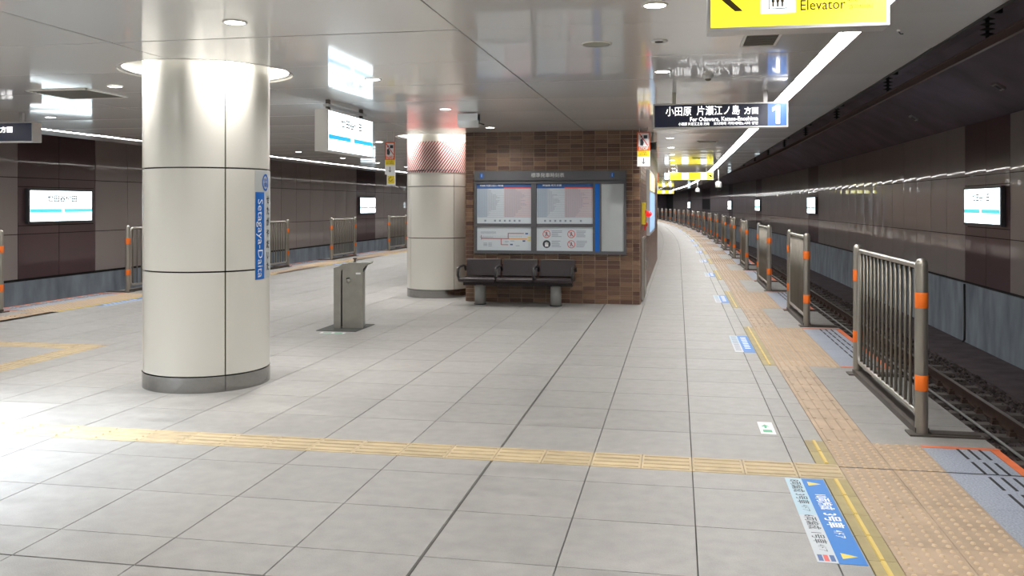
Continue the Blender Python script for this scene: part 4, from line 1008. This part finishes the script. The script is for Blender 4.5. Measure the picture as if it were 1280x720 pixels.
# ------------------------------------------------------------------ ceiling fittings
t = thing('ceiling_speaker', 'round beige flush speaker disc in the ceiling above the walkway', 'speaker', (-0.58, 6.45, CH))
MB().lathe([(0.115, 0.0), (0.112, -0.006), (0.1, -0.008)], 28).build('rim', M['white_in'], t); MB().lathe([(0.1, -0.006), (0.0, -0.009)], 28).build('grille', M['brass'], t)
t = thing('smoke_detector', 'small white round detector ring in the ceiling right of the flush speaker disc', 'detector', (-0.13, 6.40, CH))
MB().lathe([(0.062, 0.0), (0.06, -0.01), (0.045, -0.014), (0.04, -0.004), (0.03, -0.004)], 24).build('rim', M['white'], t); MB().lathe([(0.03, -0.003), (0.028, -0.016), (0, -0.018)], 20).build('sensor', M['steel_dark'], t)
t = thing('heat_detector', 'small domed detector on the ceiling above the navy platform sign', 'detector', (0.27, 8.2, CH))
MB().lathe([(0.05, 0.0), (0.05, -0.018), (0.035, -0.03), (0.03, -0.035)], 20).build('body', M['white'], t); MB().lathe([(0.03, -0.034), (0.022, -0.05), (0, -0.055)], 16).build('sensor', M['steel_bar'], t)
def vent(x0, x1, y0, y1, lab, n=7):
    t = thing('ceiling_vent', lab, 'vent', ((x0 + x1) / 2, (y0 + y1) / 2, CH)); W_, H_ = (x1 - x0) / 2, (y1 - y0) / 2; e = 0.018
    b = MB()
    for (a, c, p, q) in ((-W_, W_, -H_, -H_ + e), (-W_, W_, H_ - e, H_), (-W_, -W_ + e, -H_, H_), (W_ - e, W_, -H_, H_)): b.box(a, c, p, q, -0.012, 0.0)
    b.build('frame', M['white_in'], t); MB().box(-W_ + e, W_ - e, -H_ + e, H_ - e, -0.003, 0).build('backing', M['black'], t)
    for i in range(n):
        yy = -H_ + e + (2 * H_ - 2 * e) * (i + 0.5) / n; MB().box(-W_ + e, W_ - e, yy - 0.012, yy + 0.012, -0.010, -0.004).build('slat', M['vent'], t)
vent(0.45, 0.70, 5.95, 6.72, 'grey square ceiling vent directly behind the yellow elevator sign', 12)
vent(-6.55, -5.85, 8.0, 8.7, 'large square ceiling vent at the far left above the left platform', 12)
for i, y in enumerate((12.9, 16.6, 22.5)): vent(0.36, 0.72, y, y + 0.3, f'small dark ceiling slot vent beyond the navy platform sign, {ordinal(i)}', 4)
t = thing('ceiling_projector_box', 'white rounded box unit hanging from the ceiling in front of the brick kiosk', 'ceiling unit', (-2.62, 11.05, CH))
b = MB(); b.tube([(-0.13, 0, -0.10), (0.13, 0, -0.10)], 0.085, 16); b.build('body', M['white'], t); MB().box(-0.13, 0.13, -0.085, 0.085, -0.10, -0.012).build('mount', M['white'], t)
b = MB().tube([(0.13, 0, -0.13), (0.2, 0, -0.15)], 0.008); b.build('cable', M['blackpl'], t)
# security camera by the corner
t = thing('security_camera', 'dark security camera on a ceiling bracket just right of the kiosk corner', 'camera', (-0.40, 14.6, CH))
MB().tube([(0, 0, 0), (0, 0, -0.16)], 0.014).build('bracket', M['alu'], t)
MB().box(-0.055, 0.055, -0.16, 0.14, -0.28, -0.17).build('body', M['steel_dark'], t); MB().box(-0.065, 0.065, -0.2, 0.15, -0.17, -0.155).build('sun_shield', M['alu'], t)
MB().lathe([(0.04, 0), (0.04, 0.03), (0.02, 0.035), (0, 0.03)], 16).build('lens', M['blackpl'], t, (0, -0.16, -0.225), (PI / 2, 0, 0))
for i, (x, y, zt) in enumerate(((1.32, 29.8, 2.0), (1.15, 44.0, 2.05))):
    t = thing('dome_camera', ('white dome camera on a drop pole beside the distant yellow sign', 'tiny white dome camera on a drop pole under the farther curve of the ceiling')[i], 'camera', (x + off(y), y, CH))
    MB().tube([(0, 0, 0), (0, 0, zt + 0.33 - CH)], 0.02).build('pole', M['white'], t)
    MB().lathe([(0.05, 0.33), (0.10, 0.30), (0.11, 0.15), (0.105, 0.13)], 20, (0, 0, zt - CH)).build('housing', M['white'], t)
    MB().lathe([(0.10, 0.13), (0.085, 0.05), (0.04, 0.01), (0, 0)], 20, (0, 0, zt - CH)).build('dome', M['blackpl'], t)
t = thing('hook_fitting', 'tiny dark hook on the ceiling right of the long linear light', 'fitting', (1.45, 6.3, CH)); MB().lathe([(0.012, 0), (0.012, -0.012), (0, -0.014)], 10).build('base', M['white'], t); MB().tube([(0, 0, -0.012), (0.012, 0, -0.03), (0.03, 0, -0.03)], 0.004).build('hook', M['blackpl'], t)

# ------------------------------------------------------------------ track on the right
TX = 3.555
t = thing('railway_track', 'single railway track with rusty rails on concrete sleepers and dark ballast beside the right wall', 'railway track', (0, 0, 0))
def railprof(xc):
    b = MB(); ysr = yseg(2.0, 110.0, 3.0)
    b.curvebox(xc - 0.06, xc + 0.06, ysr, -1.25, -1.235, 0); b.curvebox(xc - 0.008, xc + 0.008, ysr, -1.235, -1.135, 0); b.curvebox(xc - 0.032, xc + 0.032, ysr, -1.135, -1.106, 0); b.curvebox(xc - 0.028, xc + 0.028, ysr, -1.106, -1.10, 1)
    return b
for s in (-1, 1): railprof(TX + s * 0.5335).build('rail', [M['rail'], M['rail_top']], t)
sl_m = MB().frustum(-1.0, 1.0, -0.11, 0.11, -1.35, -1.245, 0.02).mesh('sleeper', M['sleeper'])
fs_m = MB()
fs_m.frustum(-0.045, 0.045, -0.055, 0.055, -1.246, -1.195, 0.012); fs_m.frustum(-0.02, 0.02, -0.02, 0.02, -1.196, -1.165, 0.004)
fs_m = fs_m.mesh('rail_fastening', M['rail'])
y = 5.0
while y < 75:
    o = link('sleeper', sl_m, t, (TX + off(y), y, 0), (0, 0, -math.atan(dirx(y))))
    if y < 36: [link('rail_fastening', fs_m, o, (s_ * 0.5335 + q_ * 0.10, 0, 0)) for s_, q_ in ((-1, 1), (1, -1), (1, 1))]
    y += 0.61
rn = random.Random(4); b = MB()
for i in range(15000):
    y = 6 + 34 * rn.random() ** 1.5; x = rn.uniform(2.05, 4.84)
    if abs(((y - 5.0 + 0.305) % 0.61) - 0.305) < 0.09 and abs(x - TX) < 0.98 and rn.random() < 0.85: continue
    r_ = rn.uniform(0.018, 0.038); z = -1.295 + rn.uniform(0, 0.05)
    vs_ = [(x + r_ * rn.uniform(.6, 1.2) * dx, y + r_ * rn.uniform(.6, 1.2) * dy, z + r_ * rn.uniform(.5, 1.0) * dz) for dx, dy, dz in ((1, 0, 0), (0, 1, 0), (-1, 0, 0), (0, -1, 0), (0, 0, 1), (0, 0, -1))]
    b.add(vs_, [(0, 1, 4), (1, 2, 4), (2, 3, 4), (3, 0, 4), (1, 0, 5), (2, 1, 5), (3, 2, 5), (0, 3, 5)])
tag(b.build('ballast', M['ballast'], t), kind='stuff')
b = MB(); b.tube([(3.72 + off(y), y, -1.22) for y in yseg(3, 60, 2)], 0.018, 6); b.build('track_cable', M['legc'], t)

# overhead rigid conductor rail with its insulators
t = thing('overhead_conductor_rail', 'dark rigid overhead power rail running under the tunnel roof above the right track', 'power rail', (0, 0, 0))
b = MB(); ysr = yseg(2.0, 118.0, 3.0); b.curvebox(3.56, 3.64, ysr, 3.50, 3.515, 0); b.curvebox(3.59, 3.61, ysr, 3.43, 3.50, 0); b.curvebox(3.575, 3.625, ysr, 3.41, 3.43, 0); b.build('rail', mat('power_rail_metal', (0.24, 0.17, 0.15), 0.5, metal=0.3), t)
ins = MB(); ins.tube([(0, 0, 3.515), (0, 0, 4.1)], 0.022, 8)
for k in range(4): ins.lathe([(0.03, 0), (0.085, 0.012), (0.03, 0.03)], 14, (0, 0, 3.56 + 0.06 * k))
ins.box(-0.16, 0.16, -0.03, 0.03, 3.82, 3.86); ins.box(-0.16, -0.13, -0.03, 0.03, 3.82, 4.1); ins.box(0.13, 0.16, -0.03, 0.03, 3.82, 4.1)
ins = ins.mesh('insulator', M['black']); y = 6.3
while y < 90: link('insulator', ins, t, (3.6 + off(y), y, 0)); y += 5.05
for i, (x, y) in enumerate(((5.25, 16.0), (5.25, 21.4))):
    a = math.atan2(0.52, 0.83)
    t = thing('tunnel_wall_fitting', ('nearer small grey square fitting on the sloping tunnel roof above the right wall', 'farther small grey square fitting on the sloping tunnel roof above the right wall')[i], 'fitting', (x, y, 3.535)); t.rotation_euler = (0, a, 0)
    MB().box(-0.09, 0.09, -0.10, 0.10, -0.03, 0.01).build('plate', M['alu'], t); MB().box(-0.05, 0.05, -0.06, 0.06, -0.04, -0.03).build('cover', M['sign_grey'], t)

# added luminaire, out of view, standing in for an unknown source brightening the left floor
t = thing('added_floor_fill_light', 'added unseen ceiling light left of the camera, brightening the floor at the left edge', 'light', (-5.5, 4.1, CH - 0.002))
MB().box(-0.3, 0.3, -0.3, 0.3, -0.02, 0).build('housing', M['white_in'], t); MB().box(-0.27, 0.27, -0.27, 0.27, -0.024, -0.0205).build('diffuser', M['lamp'], t)
lamp(t, (0, 0, -0.05), 170, 0.5, (0.80, 0.90, 1.0), spread=100)
